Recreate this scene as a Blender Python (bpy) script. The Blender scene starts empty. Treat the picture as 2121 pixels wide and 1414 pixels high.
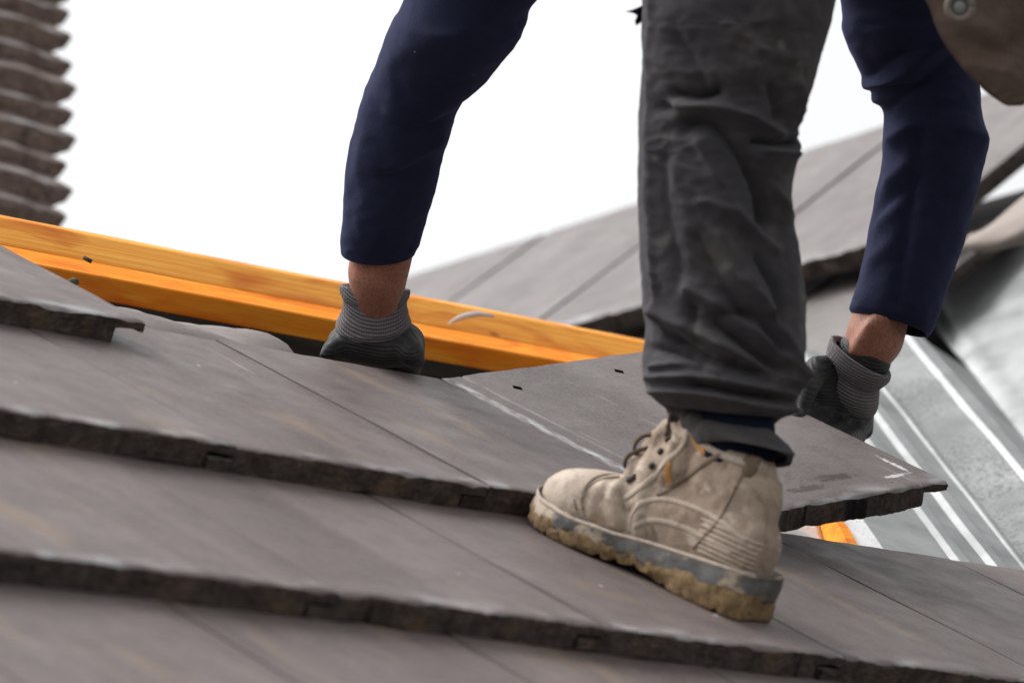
import bpy, bmesh, math, random
import numpy as np
from mathutils import Vector, Matrix, noise
from mathutils.bvhtree import BVHTree

random.seed(7)
S = bpy.context.scene
COL = S.collection
R = math.radians

# ------------------------------------------------------------------ camera
PITCH = R(30)                                   # roof pitch; roof coordinates: u along eave, v up the slope, n normal
MR = np.array([[1, 0, 0], [0, math.cos(PITCH), -math.sin(PITCH)], [0, math.sin(PITCH), math.cos(PITCH)]])
CAM = MR @ np.array([-2.39269965, -2.73705199, 0.878587764])
RW = np.array([[0.70947899, -0.60801112, 0.35631732], [0.13320607, -0.38079628, -0.91501385],
               [0.6920229, 0.69664673, -0.18917619]]) @ MR.T          # rows: right, down, forward
FPX, PW, PH = 9175.627, 2121.0, 1414.0
cd = bpy.data.cameras.new('camera'); cam = bpy.data.objects.new('camera', cd); COL.objects.link(cam)
m4 = Matrix.Identity(4)
for i in range(3):
    m4[i][0] = RW[0][i]; m4[i][1] = -RW[1][i]; m4[i][2] = -RW[2][i]; m4[i][3] = CAM[i]
cam.matrix_world = m4
cd.sensor_width = 36; cd.lens = FPX / PW * 36; cd.clip_end = 5000; cd.clip_start = 0.1
cd.dof.use_dof = True; cd.dof.focus_distance = 4.42; cd.dof.aperture_fstop = 6.3
S.camera = cam

# ------------------------------------------------------------------ sky and sun (bright overcast)
SUN_EL, SUN_AZ = R(50), R(-28)                  # azimuth measured from +Y towards +X: left of the camera, beyond the ridge
wd = bpy.data.worlds.new('World'); S.world = wd; wd.use_nodes = True
nt = wd.node_tree; nt.nodes.clear()
sky = nt.nodes.new('ShaderNodeTexSky'); sky.sky_type = 'NISHITA'; sky.sun_disc = False
sky.sun_elevation = SUN_EL; sky.sun_rotation = SUN_AZ
sky.air_density = 1.0; sky.dust_density = 5.0; sky.ozone_density = 1.0
hsv = nt.nodes.new('ShaderNodeHueSaturation'); hsv.inputs['Saturation'].default_value = 0.06
bg = nt.nodes.new('ShaderNodeBackground'); bg.inputs[1].default_value = 0.15
wo = nt.nodes.new('ShaderNodeOutputWorld')
nt.links.new(sky.outputs[0], hsv.inputs['Color']); nt.links.new(hsv.outputs[0], bg.inputs[0]); nt.links.new(bg.outputs[0], wo.inputs[0])
sl = bpy.data.lights.new('sun', 'SUN'); sl.energy = 0.9; sl.angle = R(28); sl.color = (1, 0.97, 0.93)
sun = bpy.data.objects.new('sun', sl); COL.objects.link(sun)
sd = Vector((math.sin(SUN_AZ) * math.cos(SUN_EL), math.cos(SUN_AZ) * math.cos(SUN_EL), math.sin(SUN_EL)))
sun.rotation_euler = sd.to_track_quat('Z', 'Y').to_euler()
S.view_settings.view_transform = 'Standard'; S.view_settings.look = 'None'
S.view_settings.exposure = 0.8; S.view_settings.gamma = 1; S.view_settings.use_curve_mapping = False
S.cycles.use_denoising = True
S.cycles.max_bounces = 6

# ------------------------------------------------------------------ helpers
def roof(u, v, n=0.0):
    return MR @ np.array([u, v, n])
def ray(x, y):
    return RW.T @ np.array([(x - PW / 2) / FPX, (y - PH / 2) / FPX, 1.0])
def at(x, y, d):                                # a point of the photograph at its real distance
    return CAM + ray(x, y) * d
def nz(p, s=1.0, o=0.0):
    return noise.noise(Vector((p[0] * s + o, p[1] * s + o * 1.7, p[2] * s - o)))
def unit(a):
    return a / (np.linalg.norm(a) + 1e-12)

def mesh_obj(name, verts, faces, mat, parent=None, smooth=True, mats=None, midx=None):
    me = bpy.data.meshes.new(name)
    me.from_pydata([tuple(map(float, v)) for v in verts], [], [tuple(f) for f in faces])
    for m in (mats or [mat]):
        me.materials.append(m)
    if midx is not None:
        me.polygons.foreach_set('material_index', midx)
    me.polygons.foreach_set('use_smooth', [smooth] * len(me.polygons))
    me.update()
    return link(name, me, parent)
def link(name, me, parent=None):
    o = bpy.data.objects.new(name, me); COL.objects.link(o)
    if parent is not None:
        o.parent = parent
    return o
def tag(o, label, cat, group=None, kind=None):
    o['label'] = label; o['category'] = cat
    if group: o['group'] = group
    if kind: o['kind'] = kind
    return o
def empty(name, loc=(0, 0, 0)):
    o = bpy.data.objects.new(name, None); COL.objects.link(o); o.location = loc; o.empty_display_size = 0.1
    return o
def relative(o, root):                          # mesh built in world coordinates, hung under a root that stands elsewhere
    o.matrix_parent_inverse = Matrix.Translation(root.location).inverted()
def frame(o, x, y, z, loc):
    m = Matrix.Identity(4)
    for i in range(3):
        m[i][0] = x[i]; m[i][1] = y[i]; m[i][2] = z[i]; m[i][3] = loc[i]
    o.matrix_world = m
    return m
class Acc:
    def __init__(s): s.v = []; s.f = []; s.m = []
    def add(s, v, f, m=0):
        b = len(s.v); s.v += [tuple(p) for p in v]; s.f += [tuple(i + b for i in q) for q in f]; s.m += [m] * len(f)
def grid_faces(nu, nv, wrap=False):
    f = []
    for j in range(nv - 1):
        for i in range(nu if wrap else nu - 1):
            a, b = j * nu + i, j * nu + (i + 1) % nu
            f.append((a, b, b + nu, a + nu))
    return f
def cr(P, n):                                   # Catmull-Rom through rows of P
    P = np.asarray(P, float); out = []
    m = len(P)
    for t in np.linspace(0, m - 1, n):
        i = min(int(t), m - 2); k = t - i
        p0, p1, p2, p3 = P[max(i - 1, 0)], P[i], P[i + 1], P[min(i + 2, m - 1)]
        out.append(0.5 * (2 * p1 + (p2 - p0) * k + (2 * p0 - 5 * p1 + 4 * p2 - p3) * k * k + (3 * p1 - p0 - 3 * p2 + p3) * k ** 3))
    return np.array(out)
def tube(pts, rad, seg=10, cap=True, flat=1.0):
    pts = np.asarray(pts, float); n = len(pts)
    rad = np.full(n, rad) if np.isscalar(rad) else np.asarray(rad)
    v = []; ref = np.array([0.31, 0.2, 0.93])
    for i in range(n):
        t = unit(pts[min(i + 1, n - 1)] - pts[max(i - 1, 0)])
        a = unit(np.cross(t, ref)); b = np.cross(t, a)
        for k in range(seg):
            th = 2 * math.pi * k / seg
            v.append(pts[i] + a * math.cos(th) * rad[i] + b * math.sin(th) * rad[i] * flat)
    f = grid_faces(seg, n, True)
    if cap:
        f += [tuple(range(seg))[::-1], tuple((n - 1) * seg + k for k in range(seg))]
    return v, f
def cone(p0, r0, p1, r1, seg=20):               # round-ended cone
    p0, p1 = np.asarray(p0, float), np.asarray(p1, float)
    d = p1 - p0; L = np.linalg.norm(d); t = d / L if L > 1e-6 else np.array([0, 0, 1.0])
    pts, rr = [], []
    for a in np.linspace(-90, 0, 6): pts.append(p0 + t * r0 * math.sin(R(a))); rr.append(max(r0 * math.cos(R(a)), r0 * 0.02))
    for a in np.linspace(0, 90, 6): pts.append(p1 + t * r1 * math.sin(R(a))); rr.append(max(r1 * math.cos(R(a)), r1 * 0.02))
    return tube(pts, np.array(rr), seg)
def ellipsoid(c, ax, seg=24, rings=14):         # ax: three half-axis vectors
    c = np.asarray(c, float); v = []
    for j in range(rings + 1):
        ph = math.pi * (0.01 + 0.98 * j / rings)
        for i in range(seg):
            th = 2 * math.pi * i / seg
            v.append(c + ax[0] * math.sin(ph) * math.cos(th) + ax[1] * math.sin(ph) * math.sin(th) + ax[2] * math.cos(ph))
    f = grid_faces(seg, rings + 1, True)
    f += [tuple(range(seg))[::-1], tuple(rings * seg + k for k in range(seg))]
    return v, f
def fused(acc, voxel, smooth=6, fac=0.5):       # one continuous skin over overlapping forms -> mesh datablock
    me = bpy.data.meshes.new('tmp'); me.from_pydata([tuple(map(float, p)) for p in acc.v], [], acc.f); me.update()
    bm = bmesh.new(); bm.from_mesh(me); bmesh.ops.recalc_face_normals(bm, faces=bm.faces); bm.to_mesh(me); bm.free()
    o = bpy.data.objects.new('tmp', me); COL.objects.link(o)
    r = o.modifiers.new('r', 'REMESH'); r.mode = 'VOXEL'; r.voxel_size = voxel
    s = o.modifiers.new('s', 'SMOOTH'); s.iterations = smooth; s.factor = fac
    bpy.context.view_layer.update()
    dg = bpy.context.evaluated_depsgraph_get()
    out = bpy.data.meshes.new_from_object(o.evaluated_get(dg))
    bpy.data.objects.remove(o); bpy.data.meshes.remove(me)
    out.polygons.foreach_set('use_smooth', [True] * len(out.polygons))
    return out

# ------------------------------------------------------------------ materials
class N:
    """tiny node-tree writer"""
    def __init__(s, name):
        s.m = bpy.data.materials.new(name); s.m.use_nodes = True; s.t = s.m.node_tree
        s.b = s.t.nodes['Principled BSDF']; s.b.inputs['Specular IOR Level'].default_value = 0.3
        s.tc = s.t.nodes.new('ShaderNodeTexCoord')
    def n(s, k, **kw):
        x = s.t.nodes.new('ShaderNode' + k)
        for a, b in kw.items(): setattr(x, a, b)
        return x
    def l(s, a, b): s.t.links.new(a, b)
    def co(s, scale=(1, 1, 1), rnd=False, src='Object', rot=(0, 0, 0)):
        mp = s.n('Mapping'); mp.inputs['Scale'].default_value = scale; mp.inputs['Rotation'].default_value = rot
        v = s.tc.outputs[src]
        if rnd:
            oi = s.n('ObjectInfo'); mu = s.n('Math', operation='MULTIPLY'); mu.inputs[1].default_value = 37.0
            s.l(oi.outputs['Random'], mu.inputs[0])
            ad = s.n('VectorMath', operation='ADD'); s.l(v, ad.inputs[0]); s.l(mu.outputs[0], ad.inputs[1]); v = ad.outputs[0]
        s.l(v, mp.inputs[0]); return mp.outputs[0]
    def noise(s, co, scale, detail=4, rough=0.55, dist=0.0):
        x = s.n('TexNoise'); x.inputs['Scale'].default_value = scale; x.inputs['Detail'].default_value = detail
        x.inputs['Roughness'].default_value = rough; x.inputs['Distortion'].default_value = dist
        s.l(co, x.inputs['Vector']); return x.outputs['Fac']
    def ramp(s, fac, stops):
        x = s.n('ValToRGB'); e = x.color_ramp.elements
        while len(e) < len(stops): e.new(0.5)
        for i, (p, c) in enumerate(stops):
            e[i].position = p; e[i].color = (c, c, c, 1) if np.isscalar(c) else (*c, 1)
        s.l(fac, x.inputs[0]); return x.outputs[0]
    def mix(s, fac, a, b, mode='MIX'):
        x = s.n('Mix', data_type='RGBA', blend_type=mode)
        for sock, val in ((x.inputs[0], fac), (x.inputs[6], a), (x.inputs[7], b)):
            if isinstance(val, bpy.types.NodeSocket): s.l(val, sock)
            elif np.isscalar(val): sock.default_value = val
            else: sock.default_value = (*val, 1)
        return x.outputs[2]
    def math(s, op, a, b=None, clamp=False):
        x = s.n('Math', operation=op, use_clamp=clamp)
        for i, v in enumerate((a, b)):
            if v is None: continue
            if isinstance(v, bpy.types.NodeSocket): s.l(v, x.inputs[i])
            else: x.inputs[i].default_value = v
        return x.outputs[0]
    def xyz(s, co=None):
        x = s.n('SeparateXYZ'); s.l(co if co is not None else s.tc.outputs['Object'], x.inputs[0]); return x.outputs
    def bump(s, h, strength, dist, prev=None):
        x = s.n('Bump'); x.inputs['Strength'].default_value = strength; x.inputs['Distance'].default_value = dist
        s.l(h, x.inputs['Height'])
        if prev is not None: s.l(prev, x.inputs['Normal'])
        return x.outputs[0]
    def out(s, col=None, rough=None, nrm=None, metal=None, spec=None):
        b = s.b.inputs
        for key, v in (('Base Color', col), ('Roughness', rough), ('Normal', nrm), ('Metallic', metal), ('Specular IOR Level', spec)):
            if v is None: continue
            if isinstance(v, bpy.types.NodeSocket): s.l(v, b[key])
            elif np.isscalar(v): b[key].default_value = v
            else: b[key].default_value = (*v, 1)
        return s.m

def tile_top(name, ca, cb, holes=(), chalk=None, warm=0.35, marks=()):
    s = N(name)
    lo = s.co(rnd=True); st = s.co((13, 1.3, 13), rnd=True); st2 = s.co((150, 4, 150), rnd=True)
    c = s.mix(s.ramp(s.noise(lo, 6, 5), [(0.32, 0.0), (0.7, 1.0)]), ca, cb)
    c = s.mix(s.math('MULTIPLY', s.ramp(s.noise(st, 1.0, 4), [(0.44, 0.0), (0.66, 1.0)]), 0.55), c, [x * 1.38 for x in cb])
    c = s.mix(s.math('MULTIPLY', s.ramp(s.noise(st2, 1.0, 3), [(0.45, 0.0), (0.75, 1.0)]), 0.16), c, [x * 0.62 for x in ca])
    # blotchy dirt, and a fine sandy grain
    c = s.mix(s.math('MULTIPLY', s.ramp(s.noise(lo, 30, 6, 0.65, 0.5), [(0.45, 0.0), (0.7, 1.0)]), 0.4), c, [x * 0.6 for x in ca])
    c = s.mix(s.math('MULTIPLY', s.ramp(s.noise(lo, 380, 2, 0.7), [(0.42, 0.0), (0.68, 1.0)]), 0.5), c, [x * 1.6 for x in cb])
    # ochre lichen and dirt streaks
    ws = s.co((9, 3, 9), rnd=True)
    c = s.mix(s.math('MULTIPLY', s.ramp(s.noise(ws, 1.6, 4), [(0.58, 0.0), (0.74, 1.0)]), warm), c, (0.36, 0.25, 0.15))
    # white scuffs running down the slope
    sc = s.co((60, 2.2, 60), rnd=True)
    m = s.math('MULTIPLY', s.ramp(s.noise(sc, 1.0, 3), [(0.68, 0.0), (0.74, 1.0)]), s.ramp(s.noise(lo, 9, 2), [(0.45, 0.0), (0.62, 1.0)]))
    c = s.mix(s.math('MULTIPLY', m, 0.55), c, (0.55, 0.54, 0.54))
    X = s.xyz()
    # rubbed pale edge along the nose
    ed = s.math('SUBTRACT', 1.0, s.math('DIVIDE', X[1], 0.034), clamp=True)
    ed = s.math('MULTIPLY', s.math('POWER', ed, 1.5), s.ramp(s.noise(s.co((16, 30, 16), rnd=True), 1.0, 5), [(0.48, 0.0), (0.66, 1.0)]))
    c = s.mix(s.math('MULTIPLY', ed, 0.75), c, (0.52, 0.52, 0.53))
    # specks
    v = s.n('TexVoronoi'); v.inputs['Scale'].default_value = 75; s.l(lo, v.inputs['Vector'])
    sp = s.math('MULTIPLY', s.math('LESS_THAN', v.outputs['Distance'], 0.11), s.ramp(s.noise(lo, 14, 2), [(0.5, 0.0), (0.6, 1.0)]))
    c = s.mix(sp, c, (0.05, 0.045, 0.045))
    v2 = s.n('TexVoronoi'); v2.inputs['Scale'].default_value = 31; s.l(lo, v2.inputs['Vector'])
    sp2 = s.math('MULTIPLY', s.math('LESS_THAN', v2.outputs['Distance'], 0.07), s.ramp(s.noise(lo, 7, 2), [(0.62, 0.0), (0.66, 1.0)]))
    c = s.mix(sp2, c, (0.6, 0.58, 0.56))
    spc = s.n('Value').outputs[0]; spc.default_value = 0.45
    for (hx, hy) in holes:                      # nail holes near the head
        a = s.math('ABSOLUTE', s.math('MULTIPLY', s.math('SUBTRACT', X[0], hx), 1.0))
        b = s.math('ABSOLUTE', s.math('SUBTRACT', X[1], hy))
        hm = s.math('LESS_THAN', s.math('ADD', a, s.math('MULTIPLY', b, 0.62)), 0.0052)
        c = s.mix(hm, c, (0.003, 0.003, 0.003)); spc = s.math('MULTIPLY', spc, s.math('SUBTRACT', 1.0, hm))
    for (mx, my, ma, mb, mc) in marks:          # scrapes and damp stains of their own shape
        q = s.math('ADD', s.math('POWER', s.math('DIVIDE', s.math('ABSOLUTE', s.math('SUBTRACT', X[0], mx)), ma), 2.0), s.math('POWER', s.math('DIVIDE', s.math('ABSOLUTE', s.math('SUBTRACT', X[1], my)), mb), 2.0))
        q = s.math('ADD', q, s.math('MULTIPLY', s.math('SUBTRACT', s.noise(lo, 150, 4), 0.5), 3.2))
        c = s.mix(s.math('MULTIPLY', s.ramp(q, [(0.35, 1.0), (0.8, 0.0)]), 0.9), c, mc)
    if chalk is not None:                       # chalky scraped band along one edge
        a = s.math('ABSOLUTE', s.math('SUBTRACT', X[0], chalk))
        k = s.math('MULTIPLY', s.math('SUBTRACT', 1.0, s.math('DIVIDE', a, 0.0085), clamp=True),
                   s.ramp(s.noise(s.co((120, 30, 60)), 1.0, 5), [(0.38, 0.0), (0.62, 1.0)]))
        c = s.mix(k, c, (0.66, 0.65, 0.65))
    g1 = s.noise(lo, 700, 2); g2 = s.noise(lo, 110, 3)
    nr = s.bump(s.math('ADD', g2, s.math('MULTIPLY', g1, 0.9)), 0.45, 0.0012)
    return s.out(c, s.ramp(s.noise(lo, 20, 3), [(0.3, 0.42), (0.7, 0.66)]), nr, spec=spc)
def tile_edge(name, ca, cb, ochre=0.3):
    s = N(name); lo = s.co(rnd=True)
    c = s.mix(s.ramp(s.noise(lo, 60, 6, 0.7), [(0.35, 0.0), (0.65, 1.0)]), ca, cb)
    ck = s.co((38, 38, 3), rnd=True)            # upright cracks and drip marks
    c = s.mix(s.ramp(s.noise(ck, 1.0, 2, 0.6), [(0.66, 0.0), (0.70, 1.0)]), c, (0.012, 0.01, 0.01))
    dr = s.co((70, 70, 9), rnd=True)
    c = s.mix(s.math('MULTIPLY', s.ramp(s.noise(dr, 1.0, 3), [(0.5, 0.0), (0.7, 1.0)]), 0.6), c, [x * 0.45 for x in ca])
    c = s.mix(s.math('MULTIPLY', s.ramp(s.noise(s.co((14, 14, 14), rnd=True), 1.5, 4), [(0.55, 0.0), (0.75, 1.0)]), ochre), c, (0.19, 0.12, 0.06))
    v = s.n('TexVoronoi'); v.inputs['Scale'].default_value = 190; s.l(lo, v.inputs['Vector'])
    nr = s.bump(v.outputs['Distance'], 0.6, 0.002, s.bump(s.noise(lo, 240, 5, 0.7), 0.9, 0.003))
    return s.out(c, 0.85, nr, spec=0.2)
TOP = tile_top('tile_face', (0.090, 0.070, 0.067), (0.152, 0.124, 0.119))
TOP_HELD = tile_top('tile_face_nail_holes', (0.088, 0.073, 0.070), (0.138, 0.118, 0.114), holes=((0.062, 0.372), (0.205, 0.378)), chalk=0.006, warm=0.05,
                    marks=((0.293, 0.058, 0.0035, 0.03, (0.66, 0.66, 0.68)), (0.269, 0.0315, 0.022, 0.0045, (0.62, 0.62, 0.64)), (0.202, 0.05, 0.034, 0.010, (0.055, 0.038, 0.036)), (0.15, 0.035, 0.03, 0.008, (0.06, 0.042, 0.04))))
TOP_FAR = tile_top('tile_face_weathered', (0.080, 0.069, 0.067), (0.135, 0.121, 0.118), warm=0.08)
TOP_OLD = tile_top('tile_face_old', (0.15, 0.117, 0.103), (0.24, 0.19, 0.168), warm=0.5)
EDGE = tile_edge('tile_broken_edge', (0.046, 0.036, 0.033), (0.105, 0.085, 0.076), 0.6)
def side_mat():
    s = N('tile_side'); return s.out((0.115, 0.095, 0.092), 0.9, spec=0.1)
SIDE = side_mat()
EDGE_OLD = tile_edge('tile_old_edge', (0.17, 0.125, 0.107), (0.30, 0.225, 0.195))

def wood_mat(name, ca, cb, knots=True, red=(0.55, 0.10, 0.01)):
    s = N(name); lo = s.co()
    gr = s.co((0.9, 14, 14)); w = s.noise(gr, 6, 5, 0.6, 0.6)
    c = s.mix(s.ramp(w, [(0.35, 0.0), (0.65, 1.0)]), ca, cb)
    wv = s.n('TexWave', wave_type='RINGS', rings_direction='X'); wv.inputs['Scale'].default_value = 7; wv.inputs['Distortion'].default_value = 7
    wv.inputs['Detail'].default_value = 2; wv.inputs['Detail Scale'].default_value = 0.7; s.l(s.co((0.6, 5, 5)), wv.inputs['Vector'])
    c = s.mix(s.math('MULTIPLY', s.ramp(wv.outputs['Fac'], [(0.4, 0.0), (0.95, 1.0)]), 0.35), c, [x * 0.72 for x in ca])
    if knots:
        c = s.mix(s.math('MULTIPLY', s.ramp(s.noise(s.co((5, 16, 16)), 1.2, 2, 0.5, 1.2), [(0.5, 0.0), (0.72, 1.0)]), 0.8), c, red)
        v = s.n('TexVoronoi'); v.inputs['Scale'].default_value = 9; s.l(s.co((1.1, 2.2, 2.2)), v.inputs['Vector'])
        c = s.mix(s.math('MULTIPLY', s.ramp(v.outputs['Distance'], [(0.05, 1.0), (0.12, 0.0)]), 0.8), c, (0.20, 0.05, 0.012))
    fine = s.noise(s.co((3, 120, 120)), 3, 3)
    c = s.mix(s.math('MULTIPLY', fine, 0.08), c, (0.95, 0.5, 0.12))
    return s.out(c, 0.75, s.bump(fine, 0.5, 0.0014, s.bump(w, 0.3, 0.0015)), spec=0.12)
WOOD = wood_mat('orange_timber', (0.90, 0.25, 0.012), (0.95, 0.38, 0.035), red=(0.70, 0.09, 0.004))
WOOD_B = wood_mat('orange_timber_rear', (0.90, 0.34, 0.045), (0.96, 0.46, 0.09))

def fabric(name, ca, cb, weave=900, dust=None, dust_amt=0.0, sheen=0.0, grime=0.0, lint=False):
    s = N(name); lo = s.co()
    c = s.mix(s.ramp(s.noise(lo, 7, 5, 0.6), [(0.35, 0.0), (0.68, 1.0)]), ca, cb)
    if dust is not None:
        d1 = s.math('MULTIPLY', s.ramp(s.noise(lo, 12, 6, 0.65), [(0.5, 0.0), (0.75, 1.0)]), dust_amt)
        c = s.mix(d1, c, dust)
        v = s.n('TexVoronoi'); v.inputs['Scale'].default_value = 26; s.l(lo, v.inputs['Vector'])
        c = s.mix(s.math('MULTIPLY', s.math('MULTIPLY', s.ramp(v.outputs['Distance'], [(0.08, 1.0), (0.16, 0.0)]), s.ramp(s.noise(lo, 16, 2), [(0.52, 0.0), (0.6, 1.0)])), 0.4), c, [x * 1.6 for x in dust])
    if grime:                                   # smeared mud and worn dark patches
        c = s.mix(s.math('MULTIPLY', s.ramp(s.noise(lo, 28, 5, 0.65, 0.8), [(0.5, 0.0), (0.66, 1.0)]), grime), c, (0.11, 0.075, 0.05))
        c = s.mix(s.math('MULTIPLY', s.ramp(s.noise(s.co((1, 1, 1.6)), 46, 4), [(0.58, 0.0), (0.68, 1.0)]), grime), c, (0.50, 0.43, 0.36))
    if lint:
        v = s.n('TexVoronoi'); v.inputs['Scale'].default_value = 55; s.l(lo, v.inputs['Vector'])
        c = s.mix(s.math('MULTIPLY', s.math('LESS_THAN', v.outputs['Distance'], 0.045), s.ramp(s.noise(lo, 18, 2), [(0.52, 0.0), (0.55, 1.0)])), c, (0.22, 0.22, 0.25))
    wv = s.noise(lo, weave, 2); w2 = s.noise(s.co((1, 1, 0.12)), weave * 0.8, 2)
    c = s.mix(s.math('MULTIPLY', w2, 0.25), c, [min(1, x * 1.8) for x in cb])
    nr = s.bump(s.noise(lo, 14, 4), 0.3, 0.006, s.bump(wv, 0.7, 0.0012, s.bump(w2, 0.6, 0.001)))
    s.b.inputs['Sheen Weight'].default_value = sheen; s.b.inputs['Sheen Roughness'].default_value = 0.5
    s.b.inputs['Sheen Tint'].default_value = (*[x / max(cb) for x in cb], 1)
    return s.out(c, 0.92, nr, spec=0.12)
NAVY = fabric('navy_jersey', (0.0098, 0.0112, 0.026), (0.0168, 0.0192, 0.043), 1000, sheen=0.14, lint=True)
DENIM = fabric('dusty_work_cloth', (0.027, 0.0255, 0.0285), (0.049, 0.0465, 0.0505), 1200, dust=(0.125, 0.115, 0.10), dust_amt=0.9, sheen=0.12)
DENIM_IN = fabric('dark_lining', (0.006, 0.008, 0.02), (0.01, 0.014, 0.03), 1200)
POUCH = fabric('brown_leather', (0.055, 0.037, 0.029), (0.105, 0.074, 0.06), 400, dust=(0.17, 0.135, 0.115), dust_amt=0.7)
BOOTM = fabric('tan_suede', (0.26, 0.195, 0.148), (0.395, 0.315, 0.25), 700, dust=(0.50, 0.43, 0.36), dust_amt=0.75, grime=0.85)
BOOT_D = fabric('tan_suede_dark', (0.16, 0.115, 0.088), (0.24, 0.185, 0.15), 700, dust=(0.42, 0.35, 0.29), dust_amt=0.6, grime=0.5)
BOOT_L = fabric('pale_boot_trim', (0.36, 0.29, 0.235), (0.49, 0.415, 0.35), 500, dust=(0.30, 0.23, 0.175), dust_amt=0.7, grime=0.6)
LACE = fabric('boot_lace', (0.07, 0.05, 0.035), (0.22, 0.165, 0.12), 900)
ORANGE = fabric('orange_tab', (0.42, 0.20, 0.07), (0.52, 0.28, 0.11), 800, dust=(0.45, 0.35, 0.25), dust_amt=0.5)

def simple(name, col, rough=0.6, bumps=(80, 0.3, 0.002), var=0.25, metal=0.0, vs=9):
    s = N(name); lo = s.co()
    c = s.mix(s.ramp(s.noise(lo, vs, 5), [(0.3, 0.0), (0.7, 1.0)]), [x * (1 - var) for x in col], [min(1, x * (1 + var)) for x in col])
    return s.out(c, rough, s.bump(s.noise(lo, bumps[0], 5), bumps[1], bumps[2]), metal)
def midsole_mat():
    s = N('muddy_midsole'); lo = s.co()
    c = s.mix(s.ramp(s.noise(lo, 24, 5), [(0.42, 0.0), (0.6, 1.0)]), (0.085, 0.084, 0.083), (0.185, 0.180, 0.174))
    c = s.mix(s.ramp(s.noise(lo, 34, 5, 0.6), [(0.52, 0.0), (0.62, 1.0)]), c, (0.45, 0.37, 0.28))
    c = s.mix(s.ramp(s.noise(s.co((1, 1, 1.5)), 42, 4), [(0.64, 0.0), (0.70, 1.0)]), c, (0.03, 0.028, 0.027))
    return s.out(c, 0.8, s.bump(s.noise(lo, 160, 5), 0.5, 0.002))
def outsole_mat():
    s = N('mud_caked_outsole'); lo = s.co()
    c = s.mix(s.ramp(s.noise(lo, 50, 6, 0.7), [(0.35, 0.0), (0.62, 1.0)]), (0.10, 0.06, 0.028), (0.30, 0.205, 0.105))
    c = s.mix(s.ramp(s.noise(lo, 95, 4), [(0.60, 0.0), (0.7, 1.0)]), c, (0.05, 0.03, 0.015))
    return s.out(c, 0.9, s.bump(s.noise(lo, 170, 6, 0.7), 0.7, 0.003))
def skin_mat():
    s = N('skin'); lo = s.co()
    c = s.mix(s.ramp(s.noise(lo, 26, 5), [(0.35, 0.0), (0.68, 1.0)]), (0.30, 0.125, 0.082), (0.40, 0.19, 0.13))
    hr = s.noise(s.co((9, 9, 1.1), rot=(0.35, 0.3, 0.3)), 55, 2, 0.55, 1.2)
    c = s.mix(s.math('MULTIPLY', s.ramp(hr, [(0.48, 0.0), (0.64, 1.0)]), 0.6), c, (0.13, 0.05, 0.032))
    c = s.mix(s.math('MULTIPLY', s.ramp(s.noise(lo, 55, 3), [(0.58, 0.0), (0.7, 1.0)]), 0.35), c, (0.36, 0.11, 0.08))
    return s.out(c, 0.55, s.bump(hr, 0.25, 0.0015, s.bump(s.noise(lo, 700, 3), 0.3, 0.0006)))
SKIN = skin_mat()
def glove_mat(name, coated, line=0.016):
    s = N(name); lo = s.co(); X = s.xyz()
    # object z runs along the hand: rings of knitting
    ring = s.n('TexWave', wave_type='BANDS', bands_direction='Z'); ring.inputs['Scale'].default_value = 92 if coated else 92
    ring.inputs['Distortion'].default_value = 0.6; ring.inputs['Detail'].default_value = 1; s.l(lo, ring.inputs['Vector'])
    st = s.n('TexWave', wave_type='BANDS', bands_direction='X'); st.inputs['Scale'].default_value = 130; st.inputs['Distortion'].default_value = 0.4; s.l(lo, st.inputs['Vector'])
    knit_c = s.mix(s.math('MULTIPLY', ring.outputs['Fac'], s.math('ADD', s.math('MULTIPLY', st.outputs['Fac'], 0.5), 0.5)), (0.13, 0.118, 0.124), (0.235, 0.217, 0.228))
    nr_k = s.bump(ring.outputs['Fac'], 0.8, 0.0012, s.bump(st.outputs['Fac'], 0.4, 0.0008))
    if not coated:
        return s.out(knit_c, 0.9, nr_k, spec=0.1)
    c = s.mix(s.ramp(s.noise(lo, 18, 5), [(0.4, 0.0), (0.7, 1.0)]), (0.011, 0.011, 0.012), (0.032, 0.033, 0.031))
    c = s.mix(s.math('MULTIPLY', s.ramp(s.noise(lo, 30, 5), [(0.6, 0.0), (0.75, 1.0)]), 0.6), c, (0.10, 0.10, 0.085))
    c = s.mix(s.math('MULTIPLY', ring.outputs['Fac'], 0.22), c, (0.085, 0.085, 0.09))
    # edge of the dipped coating: knit above a wavy line
    wob = s.math('ADD', s.math('MULTIPLY', s.noise(lo, 17, 1), 0.03), s.math('MULTIPLY', X[0], 0.25))
    k = s.math('GREATER_THAN', s.math('SUBTRACT', X[2], wob), line)
    c = s.mix(k, c, knit_c)
    x = s.n('Mix', data_type='FLOAT'); s.l(k, x.inputs[0]); x.inputs[2].default_value = 0.62; x.inputs[3].default_value = 0.92
    return s.out(c, x.outputs[0], s.bump(ring.outputs['Fac'], 0.45, 0.001, s.bump(s.noise(lo, 45, 4), 0.5, 0.004)), spec=0.3)
GLOVE, KNIT = glove_mat('coated_glove', True), glove_mat('knitted_cuff', False)
GLOVE_R = glove_mat('coated_glove_dirty', True, 0.05)

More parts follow.
